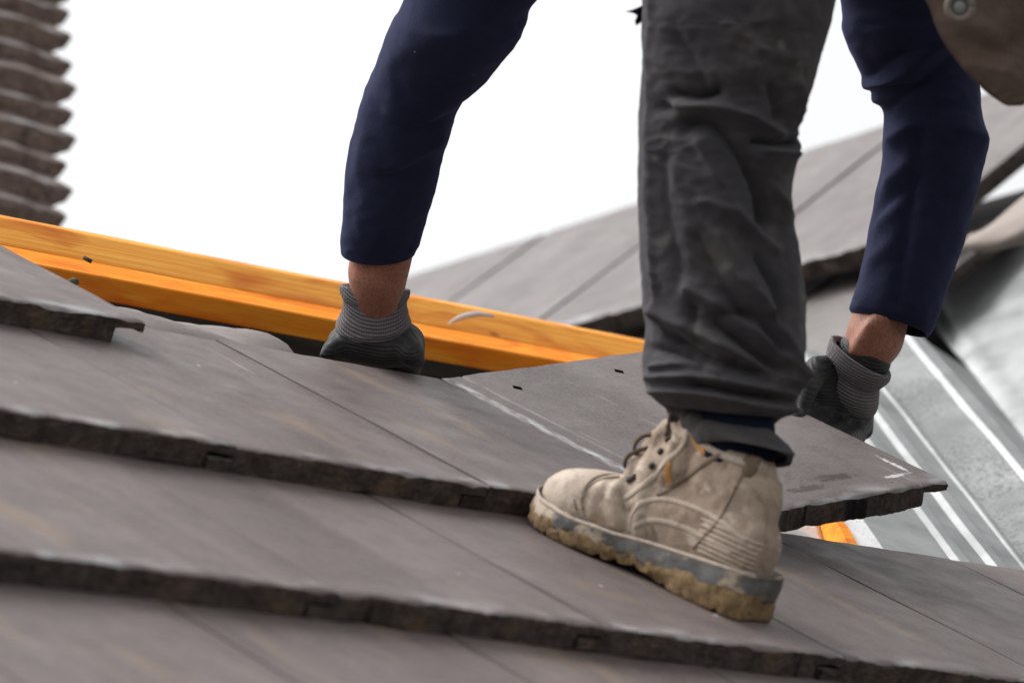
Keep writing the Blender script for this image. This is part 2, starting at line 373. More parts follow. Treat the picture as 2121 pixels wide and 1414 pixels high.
def zinc_mat(name, speck=0.0, ca=(0.24, 0.252, 0.247), cb=(0.38, 0.395, 0.388)):
    s = N(name); lo = s.co()
    c = s.mix(s.ramp(s.noise(lo, 9, 6, 0.6), [(0.35, 0.0), (0.65, 1.0)]), ca, cb)
    v = s.n('TexVoronoi'); v.inputs['Scale'].default_value = 60; s.l(lo, v.inputs['Vector'])
    c = s.mix(s.math('MULTIPLY', v.outputs['Color'], 0.12), c, cb)
    c = s.mix(s.math('MULTIPLY', s.ramp(s.noise(s.co((1, 1, 1)), 5, 4), [(0.54, 0.0), (0.66, 1.0)]), 0.45), c, [x * 0.8 for x in ca])
    r = s.ramp(s.noise(lo, 16, 4), [(0.3, 0.34), (0.7, 0.6)])
    if speck:
        sp = s.noise(lo, 210, 2, 0.6)
        mm = s.math('MULTIPLY', s.ramp(sp, [(0.54, 0.0), (0.60, 1.0)]), s.ramp(s.noise(lo, 8, 3), [(0.30, 0.0), (0.5, 1.0)]))
        c = s.mix(s.math('MULTIPLY', mm, speck), c, (0.10, 0.095, 0.085))
    return s.out(c, r, s.bump(s.noise(lo, 9, 2), 0.08, 0.004), 0.75)
ZINC, ZINC_S = zinc_mat('galvanised_sheet'), zinc_mat('galvanised_sheet_spattered', 0.9)
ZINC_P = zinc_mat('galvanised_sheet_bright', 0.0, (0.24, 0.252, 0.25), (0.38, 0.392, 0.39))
def membrane_mat(name, ca, cb, weave=True):
    s = N(name); lo = s.co()
    c = s.mix(s.ramp(s.noise(lo, 10, 4), [(0.3, 0.0), (0.7, 1.0)]), ca, cb)
    v = s.n('TexVoronoi'); v.inputs['Scale'].default_value = 260; s.l(lo, v.inputs['Vector'])
    c = s.mix(s.math('MULTIPLY', s.math('LESS_THAN', v.outputs['Distance'], 0.25), s.ramp(s.noise(lo, 60, 3), [(0.5, 0.0), (0.6, 1.0)])), c, (0.12, 0.09, 0.08))
    w = s.n('TexWave', wave_type='BANDS', bands_direction='X'); w.inputs['Scale'].default_value = 110; s.l(lo, w.inputs['Vector'])
    if weave: c = s.mix(s.math('MULTIPLY', w.outputs['Fac'], 0.3), c, [x * 0.55 for x in ca])
    return s.out(c, 0.75, s.bump(w.outputs['Fac'], 0.3, 0.001, s.bump(s.noise(lo, 20, 4), 0.4, 0.006)))
MEMB = membrane_mat('roofing_underlay', (0.22, 0.19, 0.18), (0.30, 0.265, 0.255))
MEMB_W = membrane_mat('pale_underlay', (0.62, 0.58, 0.56), (0.78, 0.75, 0.72))
WHITE_S = membrane_mat('speckled_white_strip', (0.74, 0.74, 0.74), (0.84, 0.84, 0.84), False)

# ------------------------------------------------------------------ roof tiles (built in tile coordinates: x across, y up the slope, z normal)
T, G, L, CW = 0.0243, 0.3278, 0.42, 0.30
TILT = math.atan(T / G)
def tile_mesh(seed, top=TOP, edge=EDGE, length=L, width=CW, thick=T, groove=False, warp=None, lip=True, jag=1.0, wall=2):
    LT, LB, RB = -0.55, -1.0, -0.42             # lip levels as fractions of the thickness
    def span(a, b, n): return list(np.linspace(a, b, n))
    cols = []                                   # (x, top, bottom)
    if lip:
        cols += [(x, LT * thick, LB * thick) for x in span(-0.028, 0.0, 5)] + [(0.0, LT * thick, LB * thick), (0.0004, 0.0, -thick)]
    b0, b1 = 0.0004, width - (0.032 if lip else 0)
    xs = span(b0, b1, 64)
    if groove:
        xs = sorted(xs + [0.0245, 0.026, 0.0275, 0.0285])
    cols += [(x, 0.0, -thick) for x in xs]
    if lip:
        cols += [(x, 0.0, RB * thick) for x in span(b1 + 0.0004, width + 0.0002, 7)]
    nc = len(cols)
    ys = [0.0, 0.0012, 0.004, 0.012] + list(np.linspace(0.03, length - 0.012, 15)) + [length - 0.003, length]
    rnd = lambda x, y, z, s, o=0: noise.noise(Vector((x * s + seed * 7.1 + o, y * s - seed * 3.3, z * s + o)))
    A = Acc()
    def topz(x, y, t):
        if t == 0.0:
            z = 0.0009 * rnd(x, y, 0, 9) + 0.0004 * rnd(x, y, 0, 45)
            if y < 0.0045: z -= (1 - y / 0.0045) ** 2 * (0.0012 + 0.004 * max(0, rnd(x, 0, 0, 40, 5)) + 0.0015 * abs(rnd(x, 0, 0, 130, 6)))
            if groove and 0.0246 < x < 0.0284: z -= 0.0022
            if x > width - 0.004: z -= 0.0006 * ((x - width + 0.004) / 0.004) ** 2
            return z
        return t
    def vshift(x, z):                           # ragged nose and head
        chip = (max(0, rnd(x, 0, 0, 24, 9) - 0.25) * 0.010 + max(0, rnd(x, 0, 0, 60, 19) - 0.3) * 0.006) * jag
        return 0.0011 * rnd(x, 0, z, 70, 2) * jag + 0.0007 * rnd(x, z * 2, 0, 260, 4) * jag + chip
    def put(x, y, z):
        if warp is None: return (x, y, z)
        return warp(x / width, y / length, z)
    botz = lambda x, b: b + (0.0024 * max(0, rnd(x, 0, 0, 20, 13)) + 0.0018 * rnd(x, 0, 0, 55, 11) + 0.001 * rnd(x, 0, 0, 190, 12)) * jag
    tv = []; bv = []
    for j, y in enumerate(ys):
        for (x, t, b) in cols:
            yy = y + (vshift(x, t) if y < 0.02 else 0) + (0.0025 * rnd(x, 3, 0, 30, 6) * jag if y > length - 0.02 else 0)
            tv.append(put(x, yy, topz(x, y, t)))
            bv.append(put(x, yy, botz(x, b) if y < 0.02 else b))
    n = len(ys)
    A.add(tv, grid_faces(nc, n), 0)
    if lip:
        for j in range(n - 1): A.m[j * (nc - 1) + 5] = wall
    A.add(bv, [q[::-1] for q in grid_faces(nc, n)], 1)
    for yi, flip in ((0, False), (n - 1, True)):
        rows = 7; ev = []
        for r in range(rows):
            k = r / (rows - 1)
            for (x, t, b) in cols:
                y = ys[yi]; zt = topz(x, y, t); zb = botz(x, b) if yi == 0 else b
                z = zb + (zt - zb) * k
                dy = vshift(x, t) if yi == 0 else 0.0025 * rnd(x, 3, 0, 30, 6) * jag
                if 0 < r < rows - 1: dy += (0.0013 * rnd(x, 0, z, 60, 21) + 0.0016 * rnd(x, 0, z, 190, 22)) * jag * (1 if yi == 0 else 0.3)
                ev.append(put(x, y + dy, z))
        fs = grid_faces(nc, rows)
        A.add(ev, fs if not flip else [q[::-1] for q in fs], 1)
    for ci, flip in ((0, True), (nc - 1, False)):
        x, t, b = cols[ci]; sv = []
        for k in (0, 0.5, 1):
            for j, y in enumerate(ys):
                yy = y + (vshift(x, t) if y < 0.02 else 0)
                zt, zb = topz(x, y, t), b
                sv.append(put(x, yy, zb + (zt - zb) * k))
        fs = grid_faces(n, 3)
        A.add(sv, fs if not flip else [q[::-1] for q in fs], 1 if lip else 0)
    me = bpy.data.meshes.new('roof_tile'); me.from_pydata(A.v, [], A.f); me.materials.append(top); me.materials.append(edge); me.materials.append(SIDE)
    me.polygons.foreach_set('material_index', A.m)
    me.polygons.foreach_set('use_smooth', [m == 0 for m in A.m]); me.update()
    return me
TILES = [tile_mesh(s) for s in range(1, 6)]
EX, EY, EZ = MR[:, 0], MR[:, 1], MR[:, 2]
def tile_frame(u, v, n, tilt=TILT, roll=0.0, yaw=0.0):
    """world matrix of a tile whose left edge and nose meet at roof (u, v, n)"""
    y = EY * math.cos(tilt) - EZ * math.sin(tilt); z = EZ * math.cos(tilt) + EY * math.sin(tilt)
    m = Matrix.Identity(4)
    for i in range(3): m[i][0] = EX[i]; m[i][1] = y[i]; m[i][2] = z[i]
    m = Matrix.Translation(Vector(roof(u, v, n))) @ m @ Matrix.Rotation(yaw, 4, 'Z') @ Matrix.Rotation(-roll, 4, 'Y')
    return m

gnd = mesh_obj('ground', [(-600, -600, -6.5), (600, -600, -6.5), (600, 600, -6.5), (-600, 600, -6.5)], [(0, 1, 2, 3)], simple('soil', (0.10, 0.095, 0.08), 0.95, (3, 0.3, 0.05), 0.3, vs=0.4), smooth=False)
tag(gnd, 'bare ground around the house far below the roof', 'ground', kind='structure')

main_roof = empty('roof'); tag(main_roof, 'roof slope laid in courses of flat grey-brown concrete tiles', 'roof', kind='structure')
rows = [(G, [0.198 - k * CW for k in range(2)]),                                  # (nose v, right-hand edges)
        (0.0, [0.6657 - k * CW for k in range(4)]),
        (-G, [-0.375 + k * CW for k in range(-1, 7)]),
        (-2 * G, [-0.545 + k * CW for k in range(-1, 7)]),
        (-3 * G, [-0.675 + k * CW for k in range(0, 8)])]
ti = 0
for v0, rights in rows:
    for ur in rights:
        o = link('roof_tile', TILES[ti % 5], main_roof); ti += 1
        rr = random.Random(ti)
        o.matrix_world = tile_frame(ur - CW, v0 + rr.uniform(-0.003, 0.003), rr.uniform(-0.0004, 0.0004), TILT + rr.uniform(-0.0015, 0.0015), rr.uniform(-0.0015, 0.0015), rr.uniform(-0.0025, 0.0025))
        if v0 == 0.0 and abs(ur - 0.6657) < 1e-3:
            o.matrix_world = tile_frame(ur - CW, 0.0, 0.0006, TILT + 0.001)
held_me = tile_mesh(9, TOP_HELD, EDGE, width=0.312, groove=True, wall=0)
held = link('roof_tile', held_me); held.matrix_world = tile_frame(0.6657 + 0.0012, 0.0, 0.0004, TILT, R(14))
tag(held, 'loose flat grey tile with two nail holes, tilted up between the gloved hands', 'roof tile')

# plastered house body under the roof
PLASTER = simple('plaster', (0.42, 0.40, 0.37), 0.9, (40, 0.3, 0.004), 0.12, vs=3)
def body_under(corners, parent, name='house_wall', low=-6.5):
    k = len(corners); bot = [np.array([c[0], c[1], low]) for c in corners]
    return mesh_obj(name, list(corners) + bot, [tuple(range(k)), tuple(range(k, 2 * k))[::-1]] + [(i, i + k, (i + 1) % k + k, (i + 1) % k) for i in range(k)], PLASTER, parent, smooth=False)
body_under([roof(-1.5, -1.15, -0.26), roof(0.35, -1.15, -0.26), roof(1.2, 0.6, -0.26), roof(1.2, 1.25, -0.36), roof(-1.5, 1.25, -0.36)], main_roof)
# underlay, battens and a deck painted black as gap shade under the tiles
def sheet(name, fn, nu, nv, mat, parent=None, thick=0.0):
    v = [fn(i / (nu - 1), j / (nv - 1)) for j in range(nv) for i in range(nu)]
    o = mesh_obj(name, v, grid_faces(nu, nv), mat, parent)
    if thick:
        s = o.modifiers.new('thickness', 'SOLIDIFY'); s.thickness = thick; s.offset = -1
    return o
def under(a, b):
    u = -1.6 + a * 3.2; v = -1.2 + b * 1.91
    lim = 1.285 - 0.652 * (0.2 - v) - 0.12
    u = min(u, lim)
    sag = 0.010 * math.sin(u * 9.5 + 0.6) + 0.006 * nz((u, v, 0), 6) + 0.0035 * nz((u, v, 3), 17)
    n = -0.118 + sag * 0.7
    if 0.43 < v < 0.70 and u < 0.66: n += (0.055 + 0.008 * nz((u * 1.5, 0, 9), 4.0)) * math.sin((v - 0.43) / 0.27 * math.pi) * min(1, (0.66 - u) / 0.08) + 0.004 * math.sin(u * 40 + v * 60)
    if u > 0.6: n -= 0.04 * min(1, (u - 0.6) / 0.1)
    return roof(u, v, n)
tag(sheet('roofing_underlay', under, 200, 120, MEMB), 'thin grey-brown underlay sheet sagging below the battens', 'underlay')

def bar(name, u0, u1, v0, v1, n0, n1, mat, parent=None, seg=40, bow=0.0015, seed=0, prof=None):
    b = 0.0016
    prof = prof or [(v0 + b, n0), (v1 - b, n0), (v1, n0 + b), (v1, n1 - b), (v1 - b, n1), (v0 + b, n1), (v0, n1 - b), (v0, n0 + b)]
    v = []
    for i in range(seg + 1):
        u = u0 + (u1 - u0) * i / seg
        for (pv, pn) in prof:
            v.append((u, pv + bow * nz((u, seed, 1), 2.2), pn + bow * nz((u, seed, 5), 2.0) + 0.0004 * nz((u * 40, pv * 40, seed))))
    f = [q[::-1] for q in grid_faces(8, seg + 1, True)]
    f += [tuple(range(8)), tuple(seg * 8 + k for k in range(8))[::-1]]
    o = mesh_obj(name, v, f, mat, parent, smooth=False)
    frame(o, EX, EY, EZ, (0, 0, 0))
    return o
tag(bar('timber_batten', -0.9, 1.36, 0.74, 0.79, -0.105, -0.0785, WOOD, seed=1), 'low orange timber batten with a bright flat top, nearest the tile heads', 'batten')
tag(bar('timber_board', -0.9, 1.52, 0, 0, 0, 0, WOOD_B, seed=4, prof=[(0.7915, -0.106), (0.88, -0.106), (0.88, -0.08), (0.86, -0.066), (0.838, -0.0625), (0.834, -0.0628), (0.795, -0.0765), (0.7915, -0.0785)]), 'wide pale orange timber board lying behind the lower batten', 'timber board')
def gap_shade(a, b):
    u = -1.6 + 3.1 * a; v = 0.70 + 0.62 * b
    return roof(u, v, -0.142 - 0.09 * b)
sheet('deck', gap_shade, 30, 12, simple('painted_gap_shade', (0.008, 0.007, 0.006), 1.0), main_roof)  # near-black sheet: the shade in the gap below the batten is its colour
bpy.data.materials['painted_gap_shade'].node_tree.nodes['Principled BSDF'].inputs['Specular IOR Level'].default_value = 0.0

# ------------------------------------------------------------------ valley flashing
VD = np.array([-0.546, -0.838, 0.0]); VD /= np.linalg.norm(VD); VP = np.array([-VD[1], VD[0], 0])
VO = np.array([1.285, 0.2, 0.0])
def val(c, l, n):                               # c across the valley, l down along it
    return roof(*(VO + VP * c + VD * l + np.array([0, 0, n])))
Q = math.atan(0.419 / 0.546)
N2 = np.array([-math.sin(Q), 0, math.cos(Q)]); S2 = np.array([math.cos(Q), 0, math.sin(Q)])
P2 = roof(1.53, 0.2, -0.06)
def on2(Y, s, off):                             # the roof beyond the valley: Y along its eave, s up its slope
    return P2 + np.array([0, Y, 0]) + S2 * s + N2 * off
valley = empty('valley_flashing'); tag(valley, 'galvanised valley gutter of ribbed sheet metal beside the raised tile', 'gutter')
def strip(name, prof, l0, l1, mat, seg=90, dent=0.0016, thick=0.0012):
    v = []
    for i in range(seg + 1):
        l = l0 + (l1 - l0) * i / seg
        for (c, n) in prof:
            v.append(val(c + dent * 0.5 * nz((l * 3, c * 9, 2), 2), l, n + dent * nz((l * 4, c * 30, 0), 1.6)))
    o = mesh_obj(name, v, [q[::-1] for q in grid_faces(len(prof), seg + 1)], mat, valley)
    s = o.modifiers.new('t', 'SOLIDIFY'); s.thickness = thick; s.offset = -1
    e = o.modifiers.new('b', 'EDGE_SPLIT'); e.split_angle = R(28)
    return o
nb = -0.066
strip('wing', [(-0.112, nb), (-0.022, nb), (-0.021, nb)], -0.92, 1.0, ZINC)
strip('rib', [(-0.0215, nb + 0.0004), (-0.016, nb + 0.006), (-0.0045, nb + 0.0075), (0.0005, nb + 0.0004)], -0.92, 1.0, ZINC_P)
strip('wing', [(0.0, nb), (0.012, nb + 0.0003), (0.029, nb)], -0.92, 1.0, ZINC)
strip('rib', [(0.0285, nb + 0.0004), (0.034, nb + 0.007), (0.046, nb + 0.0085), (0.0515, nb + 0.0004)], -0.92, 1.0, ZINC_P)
strip('wing', [(0.051, nb), (0.065, nb), (0.085, nb)], -0.92, 1.0, ZINC)
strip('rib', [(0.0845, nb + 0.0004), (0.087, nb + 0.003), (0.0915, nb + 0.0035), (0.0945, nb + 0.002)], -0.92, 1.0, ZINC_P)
strip('upstand', [(0.0945, nb + 0.0025), (0.10, nb + 0.004), (0.150, nb + 0.034)], -1.1, 1.0, ZINC_S)
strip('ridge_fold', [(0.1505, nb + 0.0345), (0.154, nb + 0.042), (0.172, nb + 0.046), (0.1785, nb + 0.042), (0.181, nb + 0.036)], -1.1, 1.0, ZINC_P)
# far wing climbs the other roof slope
fwing = []; nW, nA = 26, 60
for i in range(nA + 1):
    Y = -0.55 + 1.48 * i / nA
    sc_ = 0.049 + 0.987 * Y
    bb = on2(Y, sc_, -0.054); l = float((np.linalg.inv(MR) @ bb - VO) @ VD)
    a = val(0.1815, l, nb + 0.0355) if l > -1.1 else bb
    for k in range(nW):
        t = k / (nW - 1)
        if t < 0.2: p = a + (bb - a) * (t / 0.2)
        else:
            q = (t - 0.2) / 0.8
            p = bb + S2 * q * 0.40 + N2 * (0.004 * nz((Y * 4, q * 4, 4)) + 0.004 * math.exp(-((q - 0.06) / 0.02) ** 2))
        k2 = max(0.0, (Y - 0.70) / 0.23)         # the end of the sheet is bent up and crumpled
        p = p + N2 * (k2 ** 2 * (0.006 + 0.010 * math.sin(t * 9 + 1))) + np.array([0, 1, 0]) * 0.012 * k2 * math.sin(t * 21)
        fwing.append(p)
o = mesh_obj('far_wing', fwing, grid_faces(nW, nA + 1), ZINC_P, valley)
s_ = o.modifiers.new('t', 'SOLIDIFY'); s_.thickness = 0.0012; s_.offset = -1
e_ = o.modifiers.new('b', 'EDGE_SPLIT'); e_.split_angle = R(28)
# edge boards beside the flashing
def vbar(name, c0, c1, n0, n1, l0, l1, mat, wob=0.0):
    v = []
    for i in range(31):
        l = l0 + (l1 - l0) * i / 30; w = wob * nz((l * 6, 0, 3), 2)
        for (c, n) in ((c0 + w, n0), (c1 + w, n0), (c1 + w, n1), (c0 + w, n1)): v.append(val(c, l, n))
    f = grid_faces(4, 31, True) + [(3, 2, 1, 0), (120, 121, 122, 123)]
    return mesh_obj(name, v, [q[::-1] for q in f], mat, smooth=False)
tag(vbar('edge_strip', -0.150, -0.1125, -0.095, -0.066, -0.9, 0.9, WHITE_S), 'speckled white strip along the edge of the metal valley', 'strip')
tag(vbar('timber_strip', -0.163, -0.1505, -0.095, -0.062, -0.9, 0.9, WOOD, 0.006), 'narrow orange timber strip beside the speckled white strip', 'timber strip')
def flap(a, b):
    l = -0.12 + 0.34 * a; c = -0.165 - 0.16 * b
    return val(c, l, -0.082 + 0.022 * math.sin(b * 3.4 + a * 1.5) * b + 0.008 * math.sin(a * 9 + b * 4))
tag(sheet('underlay_flap', flap, 40, 30, MEMB_W, thick=0.0015), 'pale wrinkled flap of underlay under the raised tile', 'underlay')

# ------------------------------------------------------------------ roof beyond the valley
rear = empty('rear_roof'); tag(rear, 'pale grey tiled roof slope rising to the right behind the worker', 'roof', kind='structure')
def rear_tile(Ya, Yb, sn, sh, off, seed, drop=0.035, wid=0.36):
    """sn, sh: slope position of nose and head as functions of Y; Ya is the far edge"""
    s0 = sn((Ya + Yb) / 2)
    def w(a, b, z):
        Y = Ya + (Yb - Ya) * a
        return (Ya - Y, sn(Y) + (sh(Y) - sn(Y)) * b - s0, z - drop * b)
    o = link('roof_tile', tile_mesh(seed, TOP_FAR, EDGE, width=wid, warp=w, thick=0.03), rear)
    frame(o, (0, -1, 0), S2, N2, on2(Ya, s0, off))
    return o
nose1 = lambda Y: 0.867 - 0.168 * (Y - 1.43)
head1 = lambda Y: 1.237 - 0.265 * (Y - 2.318)
nose2 = lambda Y: 0.66 - 0.9 * (Y - 0.864) if Y < 0.864 else 0.66 - 0.168 * (Y - 0.864)
head2 = lambda Y: 1.12 - 0.168 * (Y - 0.864)
edges = [2.95, 2.6, 2.26, 1.915, 1.565, 1.243, 0.93, 0.845]
for k in range(len(edges) - 1):
    rear_tile(edges[k], edges[k + 1] + 0.012, nose1, head1, 0.062 + (0.008 if k == 6 else 0), 20 + k)
e2 = [2.10, 1.75, 1.40, 1.08, 0.805]
for k in range(len(e2) - 1):
    rear_tile(e2[k], e2[k + 1] + 0.012, lambda Y: 0.655 - 0.168 * (Y - 0.864), head2, 0.03, 30 + k)
def deck2(a, b):
    Y = 0.35 + 2.7 * a; s = 0.28 + (head1(Y) - 0.05 - 0.28) * b
    return on2(Y, s, -0.12 + 0.004 * nz((Y * 5, s * 5, 0)))
sheet('deck', deck2, 40, 20, simple('dark_boarding', (0.03, 0.025, 0.024), 0.9), rear)
body_under([on2(0.45, 0.62, -0.2), on2(0.45, 1.3, -0.2), on2(2.9, 0.95, -0.2), on2(2.9, 0.45, -0.2)], rear)
# mortar bedding and turned-up underlay at its edge
def bed(a, b):
    p0 = np.array([2008, 482, 5.98]); p1 = np.array([2180, 372, 5.9]); p2 = np.array([2170, 500, 5.8]); p3 = np.array([1990, 520, 5.85])
    q = (p0 * (1 - a) + p1 * a) * (1 - b) + (p3 * (1 - a) + p2 * a) * b
    w = 16 * math.sin(a * 3.4 + 0.6) * (1 - b) + 3 * math.sin(a * 9 + b * 5)
    return at(q[0], q[1] + w, q[2] - 0.05 * math.sin(b * math.pi) + 0.006 * nz((a * 3, b * 3, 1)))
tag(sheet('underlay_flap', bed, 50, 30, membrane_mat('turned_up_underlay', (0.19, 0.158, 0.138), (0.27, 0.23, 0.205), False), thick=0.004), 'buckled brown flap turned up at the top of the metal valley', 'underlay')

# ------------------------------------------------------------------ older roof at the left edge
old = empty('upper_roof'); tag(old, 'stepped courses of old brown interlocking tiles at the upper left edge', 'roof', kind='structure')
def old_mesh(seed):
    # raised flat pan, sloping side and a lower right-hand lip
    prof = [(-0.30, 0.0), (-0.085, 0.0), (-0.078, -0.001), (-0.062, -0.005), (-0.055, -0.006), (-0.008, -0.006), (0.0, -0.009)]
    lowr = [(-0.30, -0.035), (-0.085, -0.035), (-0.078, -0.036), (-0.062, -0.040), (-0.05, -0.042), (-0.028, -0.042), (-0.008, -0.031)]
    xs = np.linspace(0, 6, 45)
    def smp(P, t):
        i = min(int(t), 5); k = t - i
        return (P[i][0] + (P[i + 1][0] - P[i][0]) * k, P[i][1] + (P[i + 1][1] - P[i][1]) * k)
    ys = [0, 0.003, 0.01] + list(np.linspace(0.03, 0.36, 9))
    A = Acc(); tv, bv = [], []
    r = lambda x, y, s, o: noise.noise(Vector((x * s + seed * 5, y * s + o, seed * 2.2)))
    for j, y in enumerate(ys):
        for t in xs:
            x, z = smp(prof, t); xb, zb = smp(lowr, t)
            e = 0.003 * r(x, 0, 40, 1) + 0.004 * r(x, 0, 120, 2) if y < 0.011 else 0
            tv.append((x, y + e, z + 0.0012 * r(x, y, 35, 3) + 0.0016 * r(x, y, 120, 7) - (0.003 if y == 0 else 0)))
            bv.append((xb, y + e, zb + 0.0025 * r(x, y, 50, 4)))
    nc = 45; n = len(ys)
    A.add(tv, grid_faces(nc, n), 0); A.add(bv, [q[::-1] for q in grid_faces(nc, n)], 1)
    ev = []
    for k in range(6):
        for i in range(nc):
            a, b = np.array(bv[i]), np.array(tv[i]); p = a + (b - a) * k / 5
            if 0 < k < 5: p = p + np.array([0, 0.004 * r(p[0], p[2] * 3, 60, 9), 0])
            ev.append(tuple(p))
    A.add(ev, grid_faces(nc, 6), 1)
    sv = [bv[j * nc + nc - 1] for j in range(n)] + [tv[j * nc + nc - 1] for j in range(n)]
    A.add(sv, grid_faces(n, 2), 1)
    sv = [bv[j * nc] for j in range(n)] + [tv[j * nc] for j in range(n)]
    A.add(sv, [q[::-1] for q in grid_faces(n, 2)], 1)
    me = bpy.data.meshes.new('roof_tile'); me.from_pydata(A.v, [], A.f); me.materials.append(TOP_OLD); me.materials.append(EDGE_OLD)
    me.polygons.foreach_set('material_index', A.m); me.polygons.foreach_set('use_smooth', [m == 0 for m in A.m]); me.update()
    return me
OLD = [old_mesh(s) for s in range(1, 5)]
base = at(150, 438, 6.4); OST = np.array([0.030, 0.037, 0.0505])
for r_ in range(-1, 11):
    rr = random.Random(100 + r_)
    for c_ in range(2):
        o = link('roof_tile', OLD[(r_ + c_ * 2) % 4], old)
        p = base + OST * r_ + np.array([-0.29 * c_ + rr.uniform(-0.008, 0.008), rr.uniform(-0.008, 0.008), rr.uniform(-0.002, 0.002)])
        o.matrix_world = Matrix.Translation(Vector(p)) @ Matrix.Rotation(R(24) + rr.uniform(-0.02, 0.02), 4, 'X') @ Matrix.Rotation(rr.uniform(-0.03, 0.03), 4, 'Y')
def odeck(a, b):
    return base + np.array([-0.12 - 0.45 * (1 - a), 0.10, -0.03]) + OST * (-1.5 + 13.5 * b)
body_under([base + np.array(q) for q in ((-0.62, 0.06, -0.16), (-0.06, 0.06, -0.16), (0.27, 0.46, 0.36), (-0.3, 0.46, 0.36))], old)
sheet('deck', odeck, 4, 10, simple('old_boarding', (0.05, 0.04, 0.035), 0.9), old)

# ------------------------------------------------------------------ the worker
PX = lambda d: d / FPX                          # metres per photograph pixel at distance d
def swept(edges, n=90, seg=72, flat=0.85, folds=(), rough=0.0, rs=18, seed=0, wob=0.0, fgain=1.0):
    """edges rows: left x,y, right x,y, distance of the axis; returns rings of world points"""
    E_ = cr(edges, n); cen = []; side = []
    for e in E_:
        a, b = at(e[0], e[1], e[4]), at(e[2], e[3], e[4]); cen.append((a + b) / 2); side.append((b - a) / 2)
    cen = np.array(cen); side = np.array(side); V = []
    if folds:                                   # ridges and hollows drawn as lines on the near side of the cloth
        th = 2 * math.pi * np.arange(seg) / seg; ct = np.cos(th)[None]
        QX = (E_[:, 0] + E_[:, 2])[:, None] / 2 + (E_[:, 2] - E_[:, 0])[:, None] / 2 * ct
        QY = (E_[:, 1] + E_[:, 3])[:, None] / 2 + (E_[:, 3] - E_[:, 1])[:, None] / 2 * ct
        FH = np.zeros_like(QX); near = np.clip((0.35 - np.sin(th)) * 4, 0, 1)[None] * np.minimum(1, (1 - abs(ct)) * 6 + 0.15)
        for (pts, amp, wid) in folds:
            best = np.full_like(QX, 1e9); pts = cr(pts, 12)
            for (x0, y0), (x1, y1) in zip(pts[:-1], pts[1:]):
                dx, dy = x1 - x0, y1 - y0; q = np.clip(((QX - x0) * dx + (QY - y0) * dy) / (dx * dx + dy * dy), 0, 1)
                best = np.minimum(best, np.hypot(QX - x0 - q * dx, QY - y0 - q * dy))
            FH += fgain * amp * np.exp(-(best / wid) ** 1.35) * near
    for i in range(n):
        t = unit(cen[min(i + 1, n - 1)] - cen[max(i - 1, 0)])
        sd_ = side[i]; w = np.linalg.norm(sd_); dd = unit(np.cross(sd_, t))
        if dd @ RW[2] < 0: dd = -dd
        e = E_[i]; mx, my = (e[0] + e[2]) / 2, (e[1] + e[3]) / 2; hx, hy = (e[2] - e[0]) / 2, (e[3] - e[1]) / 2
        for k in range(seg):
            th = 2 * math.pi * k / seg
            d = sd_ * math.cos(th) + dd * math.sin(th) * w * flat
            p = cen[i] + d; px, py = mx + hx * math.cos(th), my + hy * math.cos(th)
            h = FH[i, k] if folds else 0.0
            if rough:
                s_in = abs(math.sin(th)) ** 0.5
                h += rough * (nz(p, rs, seed) + 0.45 * nz(p, rs * 2.3, seed + 5) + 0.3 * (0.4 - 2 * abs(nz(p * np.array([1, 1, 1.8]), rs * 3.1, seed + 9)))) * (0.25 + 0.75 * s_in) * min(1.0, (n - 1 - i) / (0.12 * n) + 0.1)
            V.append(p + unit(d) * h)
    return V, n, seg
def cloth_tube(A, edges, hem=True, mat_i=0, **kw):
    V, n, seg = swept(edges, **kw)
    c0 = np.mean(V[:seg], axis=0); c1 = np.mean(V[-seg:], axis=0)
    f = grid_faces(seg, n, True)
    if hem:                                     # turned-in hem at the lower end
        last = np.array(V[-seg:]); prev = np.array(V[-5 * seg:-4 * seg])
        V = list(V) + list(c1 + (last - c1) * 0.985 + (last - np.array(V[-2 * seg:-seg])) * 0.4) + list(c1 + (last - c1) * 0.93) + list(c1 + (prev - c1) * 0.88)
        f = grid_faces(seg, n + 3, True)
    f.append(tuple(range(seg))[::-1])
    A.add(V, f, mat_i)

# joints in world space
J = dict(handL=at(779, 668, 4.462), wristL=at(783, 562, 4.424), elbL=at(900, 130, 4.305), shL=at(1120, -430, 4.22),
         handR=at(1762, 782, 4.615), wristR=at(1812, 700, 4.60), elbR=at(1935, 260, 4.613), shR=at(1770, -420, 4.58),
         ankL=at(1515, 960, 3.912), kneeL=at(1520, -60, 3.93), hipL=at(1610, -900, 4.02),
         hipR=at(1990, -830, 4.22))
J['ankR'] = np.array([0.98, -0.62, -0.24]); J['kneeR'] = np.array([1.00, -0.42, 0.24])
pel = (J['hipL'] + J['hipR']) / 2 + np.array([0, 0, 0.06]); chest = (J['shL'] + J['shR']) / 2 + np.array([0, -0.08, 0.03])
neck = (J['shL'] + J['shR']) / 2 + np.array([0, 0.07, 0.05]); headc = neck + np.array([-0.01, 0.15, 0.0])

